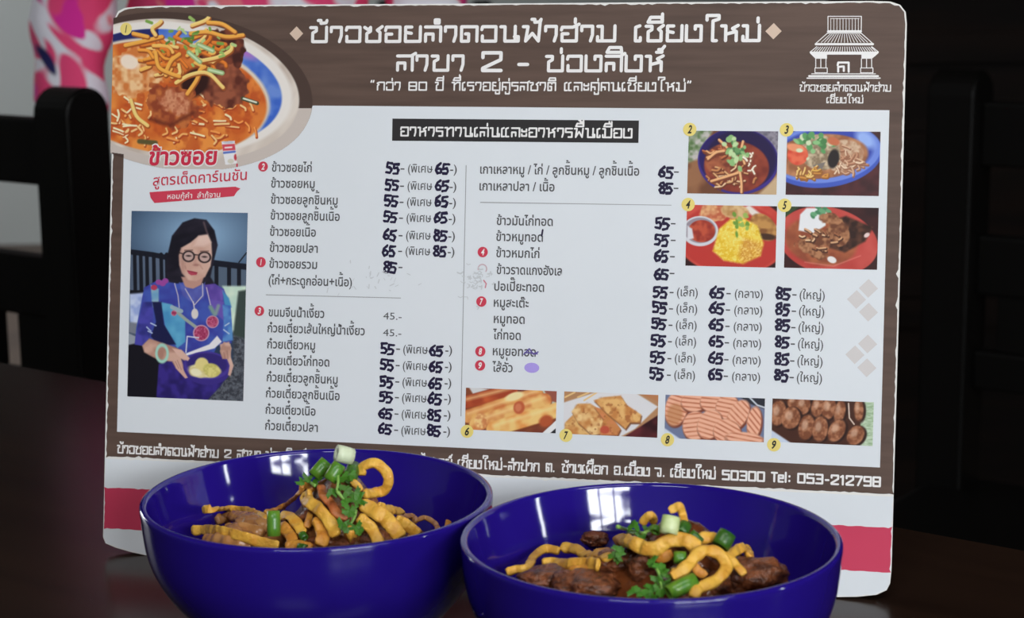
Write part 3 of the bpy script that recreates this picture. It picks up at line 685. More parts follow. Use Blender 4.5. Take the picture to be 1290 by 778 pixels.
        at.data.foreach_set('color', np.concatenate([c, np.ones((len(c), 1))], 1).astype(np.float32).ravel())
        return link(name, me, M_pic, board)
R_ = np.random.RandomState(3)
def scatter_noodles(P, n, cx, cy, rx, ry, ln, w, cols, dark, rs):
    for _ in range(n):
        a = rs.uniform(0, 6.28); r = rs.uniform(0, 1) ** .6; x = cx + rx * r * math.cos(a); y = cy + ry * r * math.sin(a); b = rs.uniform(0, 3.14); l = ln * rs.uniform(.5, 1)
        c = rs.uniform(-.8, .8)
        P.noodle([(x - l * math.cos(b), y - l * math.sin(b) * .7), (x + l * .3 * math.sin(b), y + c * l * .3), (x + l * math.cos(b + c), y + l * math.sin(b + c) * .7)], w * rs.uniform(.75, 1.15), cols[rs.randint(len(cols))], dark)

# picture 1: the big bowl of curry noodles in the corner
P = Pic(((141, 14), (397, 14), (397, 213), (141, 213)), .55)
cx, cy = 224, 113
P.put(np.ones(P.X.shape), (96, 77, 68))
white = P.Y > 135.6 + (P.X - 141) * .003
shade = P.ell(cx + 3, cy + 2, 168, 99, .12)
lowside = (P.poly([(141, 210), (141, 192), (156, 194), (157, 225), (141, 225)]) > .5)
P.keep = shade > .5
P.put(shade * np.where(white & ~lowside, 1., 0.), (196, 184, 176)); P.put(shade * np.where(white & ~lowside, 0., 1.), (74, 58, 52))
P.put(P.ell(cx, cy, 154, 88, .13), P.mixc((216, 205, 194), (188, 172, 160), .05, 4, .5, .3)); 
P.put(P.ell(cx - 3, cy - 3, 148, 82, .13, 3), (226, 219, 212)); P.put(P.ell(cx - 4, cy - 2, 136, 73, .13, 1.5), P.mixc((60, 98, 190), (104, 136, 205), .06, 9))
P.put(P.ell(cx - 4, cy - 2, 136, 73, .13, 1.5) * (P.X < 200) * 1.0, (38, 42, 98)); P.put(P.ell(308, 60, 20, 10, .6, 8) * P.ell(cx - 4, cy - 2, 136, 73, .13, 2), (168, 110, 190))
P.put(P.ell(cx - 14, cy + 8, 131, 72, .13, 2.5), (214, 200, 182))
P.put(P.ell(cx - 16, cy + 10, 129, 70, .13, 2), P.mixc((196, 92, 40), (228, 142, 66), .05, 21))
P.put(P.ell(cx - 16, cy + 10, 126, 68, .13, 2) * np.clip((P.nz(.09, 40) - .5) * 6, 0, 1) * .6, (176, 72, 34))
scatter_noodles(P, 46, 235, 150, 100, 34, 9, 2.4, [(240, 190, 130), (232, 168, 100), (246, 214, 170), (236, 150, 80)], (170, 70, 34), R_)
scatter_noodles(P, 14, 165, 155, 24, 26, 10, 2.6, [(246, 220, 180), (240, 190, 130)], (184, 84, 40), R_)
P.put(P.ell(172, 92, 34, 30, 0, 3, .5, 3) , P.mixc((232, 190, 140), (206, 120, 62), .12, 6))
P.put(P.ell(163, 78, 12, 9, .4, 3), (240, 216, 196))
P.put(P.ell(278, 70, 28, 34, .5, 2, .5, 8), P.mixc((66, 34, 30), (120, 62, 46), .10, 14)); P.put(P.ell(283, 108, 30, 27, .5, 2, .4, 8), P.mixc((92, 44, 34), (150, 84, 60), .10, 31))
P.put(P.ell(246, 104, 16, 20, .7, 5), (50, 26, 24))
P.put(P.ell(216, 132, 36, 28, .35, 2, .7, 12), P.mixc((190, 108, 58), (140, 64, 40), .13, 17)); P.put(P.ell(222, 128, 20, 14, .3, 4, .8, 15), P.mixc((206, 140, 104), (170, 90, 60), .2, 19))
P.put(P.line([(190, 150), (214, 158), (244, 142)], 5, 4) * .7, (96, 40, 28))
for k in range(44):
    x = R_.uniform(178, 280); y = R_.uniform(46, 92); b = R_.uniform(0, 3.1); l = R_.uniform(7, 17)
    if (x - 228) ** 2 / 3400 + (y - 66) ** 2 / 900 > 1: continue
    P.noodle([(x - l * math.cos(b), y - l * .6 * math.sin(b)), (x + R_.uniform(-5, 5), y + R_.uniform(-5, 5)), (x + l * math.cos(b + .6), y + l * .7 * math.sin(b + .6))], R_.uniform(3, 4.6), [(228, 150, 62), (236, 178, 92), (214, 120, 48), (240, 196, 122)][R_.randint(4)], (150, 76, 34))
for pts in ([(158, 57), (180, 52), (204, 46)], [(168, 42), (186, 46)], [(196, 44), (192, 36), (200, 30), (203, 27)], [(240, 42), (262, 40), (285, 46), (306, 44)], [(242, 32), (258, 26), (263, 22)], [(262, 28), (280, 30), (296, 40)], [(210, 88), (216, 76), (226, 68)], [(236, 118), (248, 100), (252, 88), (258, 84)], [(256, 76), (274, 72), (290, 64), (292, 56)], [(222, 104), (240, 94), (262, 92), (281, 110)], [(196, 66), (200, 84), (214, 92), (226, 96)], [(165, 126), (172, 146), (186, 158)]):
    P.noodle(pts, 4.6, [(238, 196, 118), (232, 164, 74)][R_.randint(2)], (156, 84, 38))
for k in range(34):
    x = R_.normal(238, 22); y = R_.normal(48, 11) + (x - 238) * .1; b = R_.uniform(0, 3.1); l = R_.uniform(3, 7)
    P.put(P.line([(x, y), (x + l * math.cos(b), y + l * math.sin(b) * .8)], R_.uniform(2, 4)), [(120, 160, 72), (150, 182, 100), (86, 128, 58), (176, 200, 132)][R_.randint(4)])
for a, b in (((238, 66), (252, 78)), ((250, 56), (268, 64)), ((264, 88), (280, 92))): P.put(P.line([a, b], 6), (150, 180, 120)); P.put(P.line([a, b], 2.4), (196, 214, 176))
P.put(P.line([(306, 124), (324, 130)], 5), (70, 78, 56)); P.put(P.line([(307, 124), (323, 129)], 2.2), (220, 222, 200)); P.put(P.line([(176, 178), (196, 180)], 6, 2), (92, 84, 50))
P.build('curry_bowl_picture')
# lettering under the bowl
type_block('recipe_lettering', [('ข้าวซอย', 187.5, 208, 275, 17)], mat('white_lettering_edge', (.80, .76, .74), .5), 5, bold=.075, shear=.08, rot=.02)
type_block('recipe_lettering', [('ข้าวซอย', 188.5, 207.6, 274, 16.5)], M_scrl, 6, bold=.03, shear=.08, rot=.02)
type_block('recipe_lettering', [('สูตรเด็ดคาร์เนชั่น', 193, 234, 312, 10.5)], M_scrl, 5, bold=.008, shear=.08, rot=.075)
board_poly('recipe_ribbon', [quadpx((188.6, 242), (230, 239), (296.5, 235), (303, 237.4), (299, 241), (295, 247), (240, 252), (194.8, 255.6), (190, 249))], M_badge, 5)
type_block('recipe_ribbon_text', [('หอมกู้คำ  ลำกู้จาน', 211, 250.6, 278, 5.4)], M_cream, 6, bold=.006, shear=.1, rot=.05)
P = Pic(((277, 176), (300, 176), (300, 209), (277, 209)), .5)
P.keep = (P.poly([(279, 178), (296, 177), (298, 190), (299, 206), (284, 208), (281, 192)]) > .5)
P.put(np.ones(P.X.shape), (226, 224, 226)); P.put(P.poly([(280, 182), (296, 181), (297, 189), (281, 190)]), (206, 74, 88)); P.put(P.line([(284, 186), (292, 185.4)], 2), (240, 220, 220))
P.put(P.line([(282, 192.5), (296, 191)], 2.6), (88, 112, 190)); P.put(P.ell(291, 203, 4, 3), (206, 200, 184)); P.put(P.ell(297, 198, 2, 4), (190, 60, 70)); P.put(P.ell(288, 179, 7, 2), (190, 190, 200))
P.build('milk_can_picture', 6)

# picture 2: curry noodles in a blue bowl
P = Pic(((867.5, 165), (980, 165), (978.6, 244.5), (866, 244)))
P.put(np.ones(P.X.shape), P.mixc((150, 104, 74), (110, 70, 50), .05, 2)); P.put(P.poly([(860, 160), (900, 160), (880, 200), (860, 208)], 4), P.mixc((92, 120, 74), (190, 184, 180), .14, 3))
P.put(P.poly([(950, 160), (985, 160), (985, 210), (966, 190)], 4), P.mixc((104, 100, 112), (146, 140, 150), .2, 4)); P.put(P.poly([(955, 245), (985, 215), (985, 250)], 4), (196, 168, 132))
P.put(P.ell(930, 203, 51, 42, .06), (64, 50, 130)); P.put(P.ell(930, 201, 49, 39, .06), (44, 34, 92)); P.put(P.ell(933, 201, 44, 37, .06, 3), (40, 30, 70)); P.put(P.ell(928, 210, 41, 32, .1, 2), P.mixc((150, 70, 52), (120, 52, 42), .08, 8))
P.put(P.ell(914, 204, 26, 22, .2, 3), P.mixc((168, 96, 66), (120, 60, 46), .14, 5))
scatter_noodles(P, 26, 922, 222, 30, 14, 8, 2.2, [(206, 160, 112), (190, 130, 84), (222, 190, 150)], (110, 56, 40), R_)
scatter_noodles(P, 16, 908, 196, 20, 16, 9, 2.2, [(214, 160, 110), (190, 110, 70)], (110, 56, 40), R_)
for pts in ([(896, 228), (916, 222), (934, 216)], [(932, 216), (934, 230), (934, 242)], [(936, 178), (934, 190), (938, 206)], [(906, 176), (916, 186), (922, 196)], [(892, 200), (902, 192), (912, 190)]): P.noodle(pts, 3, (226, 170, 120), (120, 64, 46))
for k in range(34): P.put(P.ell(R_.normal(927, 6) + k * .12, 176 + k * .9 + R_.normal(0, 3), R_.uniform(2, 5), R_.uniform(2, 4), R_.uniform(0, 3)), [(104, 152, 96), (140, 184, 120), (78, 124, 78), (190, 214, 160)][R_.randint(4)])
scatter_noodles(P, 8, 944, 208, 8, 14, 6, 2.4, [(240, 226, 206)], (140, 80, 60), R_)
P.build('dish_picture')
# picture 3: noodles with tomato in an oval blue bowl
P = Pic(((991.5, 165.5), (1109, 165.5), (1107.5, 246), (990, 246)))
P.put(np.ones(P.X.shape), P.mixc((64, 40, 42), (86, 48, 50), .06, 2)); P.put(P.poly([(985, 160), (1016, 160), (985, 180)], 3), (60, 56, 60))
P.put(P.ell(1040, 196, 72, 40, -.12), (70, 92, 184)); P.put(P.ell(1040, 193, 70, 37, -.12), (112, 136, 214)); P.put(P.ell(1038, 193, 62, 31, -.12, 3), (60, 76, 168)); P.put(P.ell(1090, 176, 14, 8, .7, 6), (150, 176, 232))
P.put(P.ell(1034, 197, 60, 28, -.08, 2), P.mixc((150, 96, 66), (186, 130, 92), .1, 7)); 
P.put(P.ell(1062, 196, 26, 20, -.2, 2), P.mixc((206, 178, 150), (176, 130, 100), .2, 9)); scatter_noodles(P, 34, 1066, 200, 24, 18, 7, 1.8, [(226, 200, 172), (206, 170, 140), (190, 140, 110)], (150, 100, 76), R_)
P.put(P.ell(1033, 192, 26, 22, .3, 2), P.mixc((200, 180, 150), (140, 120, 96), .2, 12)); P.put(P.ell(1050, 200, 7, 12, .2, 2), (46, 40, 40)); P.put(P.poly([(1024, 208), (1040, 204), (1034, 216), (1026, 216)]), (124, 116, 110))
scatter_noodles(P, 18, 1022, 219, 24, 9, 7, 2, [(214, 170, 84), (226, 190, 120), (200, 140, 70)], (150, 96, 50), R_); P.put(P.ell(1005, 195, 13, 13, 0, 1.5), P.mixc((206, 66, 52), (226, 110, 80), .1, 15)); P.put(P.ell(1002, 186, 12, 5, .2, 2), (230, 150, 110))
for k in range(36): P.put(P.ell(R_.normal(1026, 11), R_.normal(178, 6), R_.uniform(2, 5), R_.uniform(1.5, 4), R_.uniform(0, 3)), [(96, 156, 96), (140, 190, 130), (80, 130, 80), (206, 216, 180)][R_.randint(4)])
P.put(P.ell(1050, 178, 8, 5, .3, 2), (196, 110, 76))
P.build('dish_picture')
# picture 4: yellow rice with chicken on a red plate
P = Pic(((865, 258.5), (978.5, 259), (977.5, 337), (864, 334.5)))
P.put(np.ones(P.X.shape), (50, 26, 28)); P.put(P.ell(922, 296, 72, 50, .05, 2), P.mixc((190, 62, 54), (206, 84, 72), .04, 3)); P.put(P.ell(922, 300, 66, 44, .05, 3), (186, 58, 52))
P.put(P.poly([(944, 258), (980, 286), (980, 298), (936, 262)], 3), (226, 216, 208)); P.put(P.ell(900, 268, 20, 11, 0, 2, .4, 3), P.mixc((222, 170, 120), (190, 100, 70), .15, 5)); P.put(P.ell(926, 266, 18, 10, .2, 2), P.mixc((214, 180, 130), (180, 130, 80), .15, 6))
P.put(P.ell(962, 286, 20, 14, .8, 2), P.mixc((190, 140, 80), (130, 84, 48), .12, 7)); P.put(P.ell(966, 298, 12, 4, .1, 2), (70, 46, 34))
P.put(P.ell(882, 291, 23, 19, .02), (206, 206, 212)); P.put(P.ell(882, 290, 20, 16, .02), (150, 140, 150)); P.put(P.ell(884, 291, 17, 14, 0), P.mixc((150, 54, 44), (190, 84, 60), .15, 8)); P.put(P.poly([(866, 284), (872, 288), (874, 300), (866, 302)], 2), (214, 214, 220))
P.put(P.poly([(898, 316), (906, 288), (920, 276), (938, 275), (954, 284), (962, 306), (958, 322), (936, 332), (912, 328)], 3), P.mixc((226, 184, 50), (238, 208, 90), .2, 9)); P.put(P.poly([(936, 300), (962, 306), (958, 322), (936, 332), (930, 322)], 6) * .6, P.mixc((206, 136, 56), (190, 110, 50), .2, 10))
P.put(P.poly([(898, 316), (906, 288), (920, 276), (938, 275), (954, 284), (962, 306), (958, 322), (936, 332), (912, 328)], 3) * np.clip((P.nz(.45, 22) - .52) * 7, 0, 1) * .5, (250, 232, 150))
for k in range(14): P.put(P.ell(R_.normal(934, 7), R_.normal(280, 5), R_.uniform(2, 5), R_.uniform(1.5, 2.6), R_.uniform(0, 3)), [(110, 150, 62), (150, 180, 90)][k % 2])
P.build('dish_picture')
# picture 5: stewed pork with rice on a red plate
P = Pic(((989.5, 260.5), (1107, 261), (1105, 339), (988, 337.6)))
P.put(np.ones(P.X.shape), P.mixc((66, 36, 36), (50, 30, 32), .05, 2)); P.put(P.poly([(985, 258), (1010, 258), (988, 276)], 3), (56, 74, 50)); P.put(P.ell(1043, 303, 64, 42, .22), P.mixc((196, 84, 76), (180, 64, 58), .04, 4)); P.put(P.ell(1034, 304, 46, 30, .2, 4), P.mixc((140, 74, 52), (170, 96, 64), .08, 5))
P.put(P.poly([(1006, 290), (1008, 270), (1016, 262), (1030, 262), (1042, 268), (1040, 284), (1024, 294)], 2), (226, 226, 228)); 
for k in range(12): P.put(P.ell(R_.normal(1036, 6), R_.normal(265, 3), 4, 2.6, R_.uniform(0, 3)), [(74, 130, 92), (104, 160, 116)][k % 2])
P.put(P.poly([(1050, 276), (1066, 272), (1090, 282), (1100, 286), (1090, 304), (1064, 318), (1044, 312)], 3), P.mixc((50, 32, 28), (92, 58, 44), .12, 6))
for x, y, a, b, t in ((1016, 308, 12, 10, .2), (1034, 300, 14, 10, .9), (1052, 288, 14, 9, -.5), (1046, 276, 12, 8, .3), (1060, 298, 10, 12, .2), (1030, 318, 12, 8, .3)): P.put(P.ell(x, y, a, b, t, 2, .8, int(x)), P.mixc((176, 124, 88), (110, 66, 46), .18, int(y)))
scatter_noodles(P, 16, 1036, 300, 28, 18, 5, 2, [(206, 160, 120), (150, 96, 66), (226, 190, 150)], (80, 48, 36), R_); P.put(P.ell(1048, 327, 6, 4, .4), (226, 222, 220)); P.put(P.ell(1092, 296, 4, 2.6, -.6), (226, 200, 196))
P.put(P.line([(1014, 330), (1050, 335), (1084, 322)], 1.4, 1.6) * .6, (220, 130, 120))
P.build('dish_picture')
# picture 6: fried spring rolls
P = Pic(((587, 488), (701.5, 492.5), (700, 545), (586, 541)))
P.put(np.ones(P.X.shape), P.mixc((130, 70, 46), (110, 50, 40), .06, 2)); P.put(P.poly([(590, 486), (616, 490), (596, 496)], 2), (206, 206, 206)); P.put(P.poly([(672, 488), (704, 490), (704, 516), (690, 512)], 2), (190, 206, 190)); P.put(P.poly([(684, 488), (704, 490), (704, 508), (692, 504)], 2), (150, 84, 70)); P.put(P.poly([(680, 548), (704, 526), (704, 548)], 1), (226, 226, 226)); P.put(P.poly([(690, 548), (704, 536), (704, 548)], 1), (40, 40, 44))
for i, (a, b, w, c1, c2) in enumerate([((588, 506), (644, 492), 16, (196, 92, 52), (160, 66, 40)), ((590, 524), (676, 496), 17, (228, 172, 100), (206, 120, 66)), ((600, 534), (686, 504), 18, (232, 182, 110), (204, 112, 62)), ((622, 540), (702, 516), 19, (226, 150, 80), (236, 196, 122))]):
    P.put(P.line([(a[0], a[1] + 2), (b[0], b[1] + 2)], w + 1, 2), (120, 60, 36)); P.put(P.line([a, b], w, 2), P.mixc(c1, c2, .07, 10 + i)); P.put(P.line([(a[0], a[1] - w * .22), (b[0], b[1] - w * .22)], 4, 4) * .6, (246, 214, 150))
P.put(P.ell(654, 513, 7, 8, .2, 2), (190, 92, 58)); P.put(P.ell(653, 513, 4, 5, .2, 2), (206, 120, 84)); P.put(P.ell(688, 530, 9, 7, -.4, 3), (176, 84, 48)); P.put(P.ell(606, 530, 8, 10, 0, 3), P.mixc((240, 196, 130), (206, 130, 80), .2, 3)); P.put(P.ell(648, 499, 12, 5, -.3, 2), (240, 216, 160))
P.build('dish_picture')
# picture 7: grilled pork on a white plate
P = Pic(((711, 493), (829.5, 497), (828, 550.5), (709.5, 546.5)))
P.put(np.ones(P.X.shape), (176, 130, 92)); P.put(P.poly([(706, 508), (750, 494), (800, 494), (829, 512), (800, 540), (770, 556), (706, 550)], 2), (216, 214, 216)); P.put(P.poly([(783, 552), (830, 522), (830, 553)], 2), P.mixc((50, 20, 26), (96, 40, 44), .06, 3)); P.put(P.poly([(806, 496), (830, 496), (830, 506)], 2), (180, 120, 80))
for l in (((712, 500), (724, 494)), ((728, 500), (742, 494)), ((736, 504), (752, 494))): P.put(P.line(l, 2), (226, 190, 130))
for i, pts in enumerate([[(712, 532), (722, 522), (748, 536), (756, 552), (710, 550)], [(720, 518), (728, 508), (744, 508), (762, 520), (760, 546), (746, 548), (728, 532)], [(748, 512), (764, 516), (782, 540), (778, 548), (756, 548), (760, 528)], [(748, 504), (760, 500), (782, 498), (790, 510), (808, 522), (806, 532), (794, 532), (788, 540), (764, 520)]]):
    P.put(P.poly([(x + 1, y + 2) for x, y in pts], 2), (110, 64, 40)); P.put(P.poly(pts, 2), P.mixc([(220, 176, 112), (232, 196, 136), (206, 130, 84), (226, 178, 112)][i], (196, 130, 72), .12, 10 + i)); P.put(P.poly(pts, 5) * np.clip((P.nz(.2, 50 + i) - .6) * 6, 0, 1) * .6, (156, 88, 48))
P.put(P.ell(762, 541, 6, 5, 0, 2), (190, 84, 60))
P.build('dish_picture')
# picture 8: ridged slices of pork sausage
P = Pic(((838.5, 497.5), (964, 501), (962, 556), (837, 552)))
P.put(np.ones(P.X.shape), (110, 120, 150)); P.put(P.poly([(930, 498), (966, 498), (966, 516), (944, 508)], 2), (44, 46, 54)); P.put(P.line([(944, 500), (954, 510), (966, 514)], 2), (200, 206, 214)); P.put(P.poly([(836, 538), (862, 556), (836, 556)], 2), (206, 214, 226))
for i, (x, y, a, b, t, an) in enumerate([(852, 514, 14, 22, .2, .3), (874, 506, 16, 12, 0, .1), (896, 506, 14, 12, 0, .1), (916, 512, 14, 16, .4, .2), (876, 536, 16, 18, .1, -.1), (894, 534, 15, 19, .4, .3), (930, 522, 12, 20, .5, .8), (916, 544, 18, 16, .6, .5), (950, 532, 9, 20, .1, .9), (938, 552, 24, 8, .1, .2)]):
    P.put(P.ell(x + 1, y + 2, a + 1, b + 1, t, 2), (120, 60, 44)); m_ = P.ell(x, y, a, b, t, 2); P.put(m_, (232, 176, 148))
    ph = (-(P.X - x) * math.sin(an) + (P.Y - y) * math.cos(an)); P.put(m_ * np.clip(np.sin(ph * 1.15) * 1.4, 0, 1) * .75, P.mixc((206, 128, 96), (180, 96, 66), .1, i))
P.put(P.ell(850, 522, 10, 14, .2, 4) * .5, (170, 110, 60))
P.build('dish_picture')
# picture 9: sliced herb sausage
P = Pic(((973, 501.5), (1101, 506.5), (1099, 561.5), (972, 556)))
P.put(np.ones(P.X.shape), (70, 40, 30)); P.put(P.poly([(970, 540), (1000, 560), (970, 560)], 2), (196, 206, 222)); P.put(P.poly([(1086, 504), (1104, 506), (1104, 564), (1082, 562)], 2), P.mixc((150, 176, 140), (190, 206, 180), .2, 3, 0, 3))
for i, (x, y, a, b, t) in enumerate([(980, 520, 10, 16, .2), (1000, 506, 8, 9, .1), (1012, 510, 9, 12, .2), (1030, 512, 8, 13, .2), (1044, 514, 9, 14, .2), (1058, 518, 7, 14, .2), (996, 526, 12, 14, .3), (1016, 538, 10, 16, .2), (1033, 540, 10, 16, .1), (1054, 542, 10, 15, .5), (1078, 548, 10, 13, .6), (1082, 516, 6, 14, 0)]):
    P.put(P.ell(x + 2, y + 1, a + 1, b + 1, t, 2), (44, 24, 20)); P.put(P.ell(x, y, a, b, t, 2), P.mixc((172, 116, 84), (120, 70, 46), .2, 60 + i)); P.put(P.ell(x - 2, y - 3, a * .4, b * .4, t, 3) * .6, (222, 186, 160))
P.put(P.line([(1069, 508), (1070, 526), (1076, 534)], 1.6), (226, 206, 190))
P.build('dish_picture')

# portrait of a woman with glasses holding a bowl
P = Pic(((166, 266), (313, 267.5), (306, 505), (160.5, 499)), .55)
def Q(zx, zy): return 150 + zx / 5.983, 255 + zy / 5.983          # upper crop
def Z(zx, zy): return 150 + zx / 5.983, 380 + zy / 5.983          # lower crop
def QL(*p): return [Q(*a) for a in p]
def ZL(*p): return [Z(*a) for a in p]
bx_, by_ = Q(600, 250)
g = np.clip(np.hypot((P.X - bx_) / 95, (P.Y - by_) / 62), 0, 1.25)[..., None]
P.put(np.ones(P.X.shape), np.array((150, 184, 214.)) * (1 - g / 1.25) + np.array((44, 60, 84.)) * (g / 1.25))
P.put(P.poly(QL((90, 380), (380, 420), (380, 800), (80, 800)), 1.5) * (P.nz(.03, 3) * .3 + .7), (92, 104, 124))
P.put(P.poly(QL((690, 460), (980, 490), (980, 800), (690, 800)), 1.5), (84, 98, 116))
P.put(P.line(QL((92, 372), (250, 392), (420, 425)), 6.5), (26, 28, 40)); P.put(P.line(QL((690, 452), (980, 487)), 7.5), (26, 28, 40))
for x in (118, 164, 210, 262, 318, 360): P.put(P.line(QL((x, 390), (x + 6, 680)), 4.6), (24, 26, 36))
for x in (735, 830, 905): P.put(P.line(QL((x, 480), (x, 640)), 5), (24, 26, 36))
P.put(P.line(QL((905, 450), (960, 380)), 1.6), (24, 28, 36)); P.put(P.poly(QL((80, 660), (200, 660), (180, 700), (80, 690))), (22, 22, 30))
P.put(P.poly(ZL((80, -60), (190, -70), (150, 180), (80, 160)), 3), P.mixc((150, 166, 214), (196, 206, 230), .1, 6)); P.put(P.poly(ZL((70, 150), (140, 160), (140, 250), (70, 230)), 3), (120, 124, 136)); P.put(P.poly(ZL((60, 230), (130, 260), (180, 330), (62, 330)), 2), (150, 156, 166))
P.put(P.poly(ZL((50, 330), (180, 300), (480, 400), (560, 740), (50, 740)), 2), (22, 20, 28))
P.put(P.poly(ZL((780, -120), (960, -120), (955, 260), (820, 220)), 3), P.mixc((176, 206, 190), (210, 226, 206), .08, 8)); P.put(P.poly(ZL((860, 220), (955, 240), (950, 760), (640, 760), (760, 640), (860, 480)), 3), P.mixc((96, 100, 108), (56, 58, 66), .35, 9)); P.put(P.poly(ZL((900, -80), (960, -90), (955, 280), (860, 250)), 3), (58, 70, 66))
# skirt, blouse, sleeves
P.put(P.poly(ZL((300, 470), (420, 430), (860, 500), (760, 640), (660, 745), (280, 735)), 2), P.mixc((58, 44, 130), (40, 30, 96), .1, 11))
P.put(P.poly(QL((190, 640), (280, 590), (400, 575), (460, 600), (620, 595), (700, 600), (790, 650), (840, 780)) + ZL((850, 170), (850, 310), (740, 330), (700, 420), (480, 440), (440, 350), (300, 330), (230, 270), (180, 330), (120, 320), (130, 200)), 1.5), P.mixc((66, 86, 170), (58, 62, 150), .07, 12))
P.put(P.poly(QL((640, 610), (720, 610), (790, 660), (780, 790), (720, 780), (670, 700)), 2), P.mixc((112, 84, 170), (88, 66, 150), .1, 13)); P.put(P.poly(ZL((680, -20), (790, 0), (790, 140), (700, 60)), 2), (104, 84, 170))
P.put(P.poly(QL((240, 620), (300, 650), (300, 800), (250, 790)), 2), P.mixc((96, 150, 190), (150, 180, 190), .1, 14)); P.put(P.poly(ZL((310, 0), (400, 20), (500, 130), (500, 300), (440, 350), (350, 190)), 2), P.mixc((72, 140, 186), (96, 166, 200), .07, 15)); P.put(P.poly(QL((780, 660), (830, 720), (850, 790), (800, 790)), 2), (72, 140, 186))
P.put(P.poly(ZL((250, 0), (320, 0), (340, 170), (430, 320), (300, 330), (240, 260), (280, 150)), 2), (28, 30, 70)); P.put(P.poly(ZL((180, 0), (250, 0), (260, 110), (230, 270), (180, 330), (120, 320), (140, 180)), 2), P.mixc((74, 70, 164), (46, 48, 120), .1, 16)); P.put(P.poly(ZL((780, 20), (840, 30), (860, 290), (780, 300), (790, 150)), 2), P.mixc((58, 90, 176), (90, 140, 196), .1, 17))
P.put(P.line(ZL((420, 60), (500, 130), (580, 190)), 4), (150, 160, 150)); P.put(P.line(ZL((400, 40), (470, 70)), 5), (150, 170, 180))
for l in (((210, 190), (240, 220)), ((220, 220), (250, 235)), ((240, 160), (280, 180)), ((790, 210), (830, 240)), ((800, 180), (830, 160))): P.put(P.line(ZL(*l), 1.6), (176, 190, 214))
for x, y, r in ((415, 85, 22), (620, 235, 62), (705, 150, 48)):
    cx_, cy_ = Z(x, y); r /= 5.983; P.put(P.ell(cx_, cy_, r, r, 0, 1.2), (190, 150, 170)); P.put(P.ell(cx_, cy_, r * .85, r * .85, 0, 1.2), P.mixc((150, 48, 86), (190, 96, 128), .5, int(x)))
for x, y in ((300, 600), (350, 590), (265, 640), (330, 610)): P.put(P.ell(*Q(x, y), 4, 3.4), [(150, 70, 150), (176, 60, 90)][x % 2])
P.put(P.line(ZL((690, 40), (720, 90)), 5, 3), (120, 150, 140)); P.put(P.line(ZL((750, 30), (730, 90)), 4, 3), (130, 150, 150))
# neck, face, hair
P.put(P.poly(QL((360, 420), (400, 250), (480, 150), (570, 118), (660, 130), (720, 210), (745, 320), (720, 420), (690, 560), (720, 610), (640, 620), (520, 590), (440, 610), (380, 600), (350, 520)), 2), P.mixc((24, 22, 32), (40, 36, 48), .1, 21, 1.3, .4))
P.put(P.poly(QL((470, 560), (640, 560), (620, 620), (560, 650), (500, 640)), 2), (186, 140, 126)); P.put(P.poly(QL((455, 600), (510, 640), (560, 655), (625, 625), (650, 600), (640, 720), (560, 760), (480, 700)), 2), P.mixc((92, 100, 176), (80, 84, 160), .1, 22))
P.put(P.poly(QL((452, 400), (470, 340), (540, 300), (600, 250), (670, 240), (697, 300), (702, 400), (690, 480), (650, 560), (580, 592), (520, 585), (475, 530), (455, 470)), 2), P.mixc((214, 178, 162), (198, 156, 140), .06, 23))
P.put(P.poly(QL((452, 400), (470, 345), (500, 400), (490, 520), (520, 585), (475, 530)), 5) * .5, (160, 116, 104)); P.put(P.poly(QL((600, 250), (670, 240), (697, 300), (640, 330), (560, 330)), 4) * .6, (230, 200, 188))
P.put(P.line(QL((640, 150), (655, 200), (668, 235)), 2.4, 2) * .6, (120, 96, 96))
for x, w_ in ((525, 42), (645, 44)):
    cx_, cy_ = Q(x, 405 + (x - 525) * .06); P.put(P.ell(cx_, cy_, w_ / 5.983, 5.2), (190, 160, 152)); P.put(P.ell(cx_, cy_ - .6, 3.2, 1.1, .05), (60, 44, 46))
    P.put(np.clip(1.3 - np.abs(np.hypot((P.X - cx_) / (w_ / 5.983), (P.Y - cy_) / 6.4) - 1) * 5.2, 0, 1), (48, 36, 40)); P.put(P.line([(cx_ - 5, cy_ - 7.6), (cx_ + 5, cy_ - 7.8)], 1.3), (120, 90, 84))
P.put(P.line(QL((566, 392), (602, 396)), 1.6), (48, 36, 40)); P.put(P.line(QL((478, 385), (455, 378)), 1.4), (48, 36, 40))
P.put(P.line(QL((590, 400), (570, 455), (592, 470)), 2.2, 3) * .55, (176, 128, 116)); P.put(P.ell(*Q(580, 470), 3.6, 1.4), (170, 120, 110))
P.put(P.poly(QL((512, 510), (550, 516), (592, 526), (585, 545), (545, 548), (525, 535)), 1.2), (176, 66, 86)); P.put(P.line(QL((520, 516), (588, 530)), .9), (130, 40, 56)); P.put(P.line(QL((505, 500), (500, 480)), 1, 2) * .5, (150, 104, 94)); P.put(P.line(QL((610, 470), (630, 500)), 1, 2) * .5, (160, 112, 100))
for l in ([(420, 610), (445, 700), (455, 790)], [(630, 610), (632, 700), (570, 770), (500, 650)], [(660, 640), (690, 770)]): P.put(P.line(QL(*l), 1.2), (196, 186, 196))
P.put(P.ell(*Z(572, 90), 4.4, 6.6), (214, 206, 200)); P.put(P.line(ZL((560, 0), (570, 60)), 1.4), (206, 200, 200))
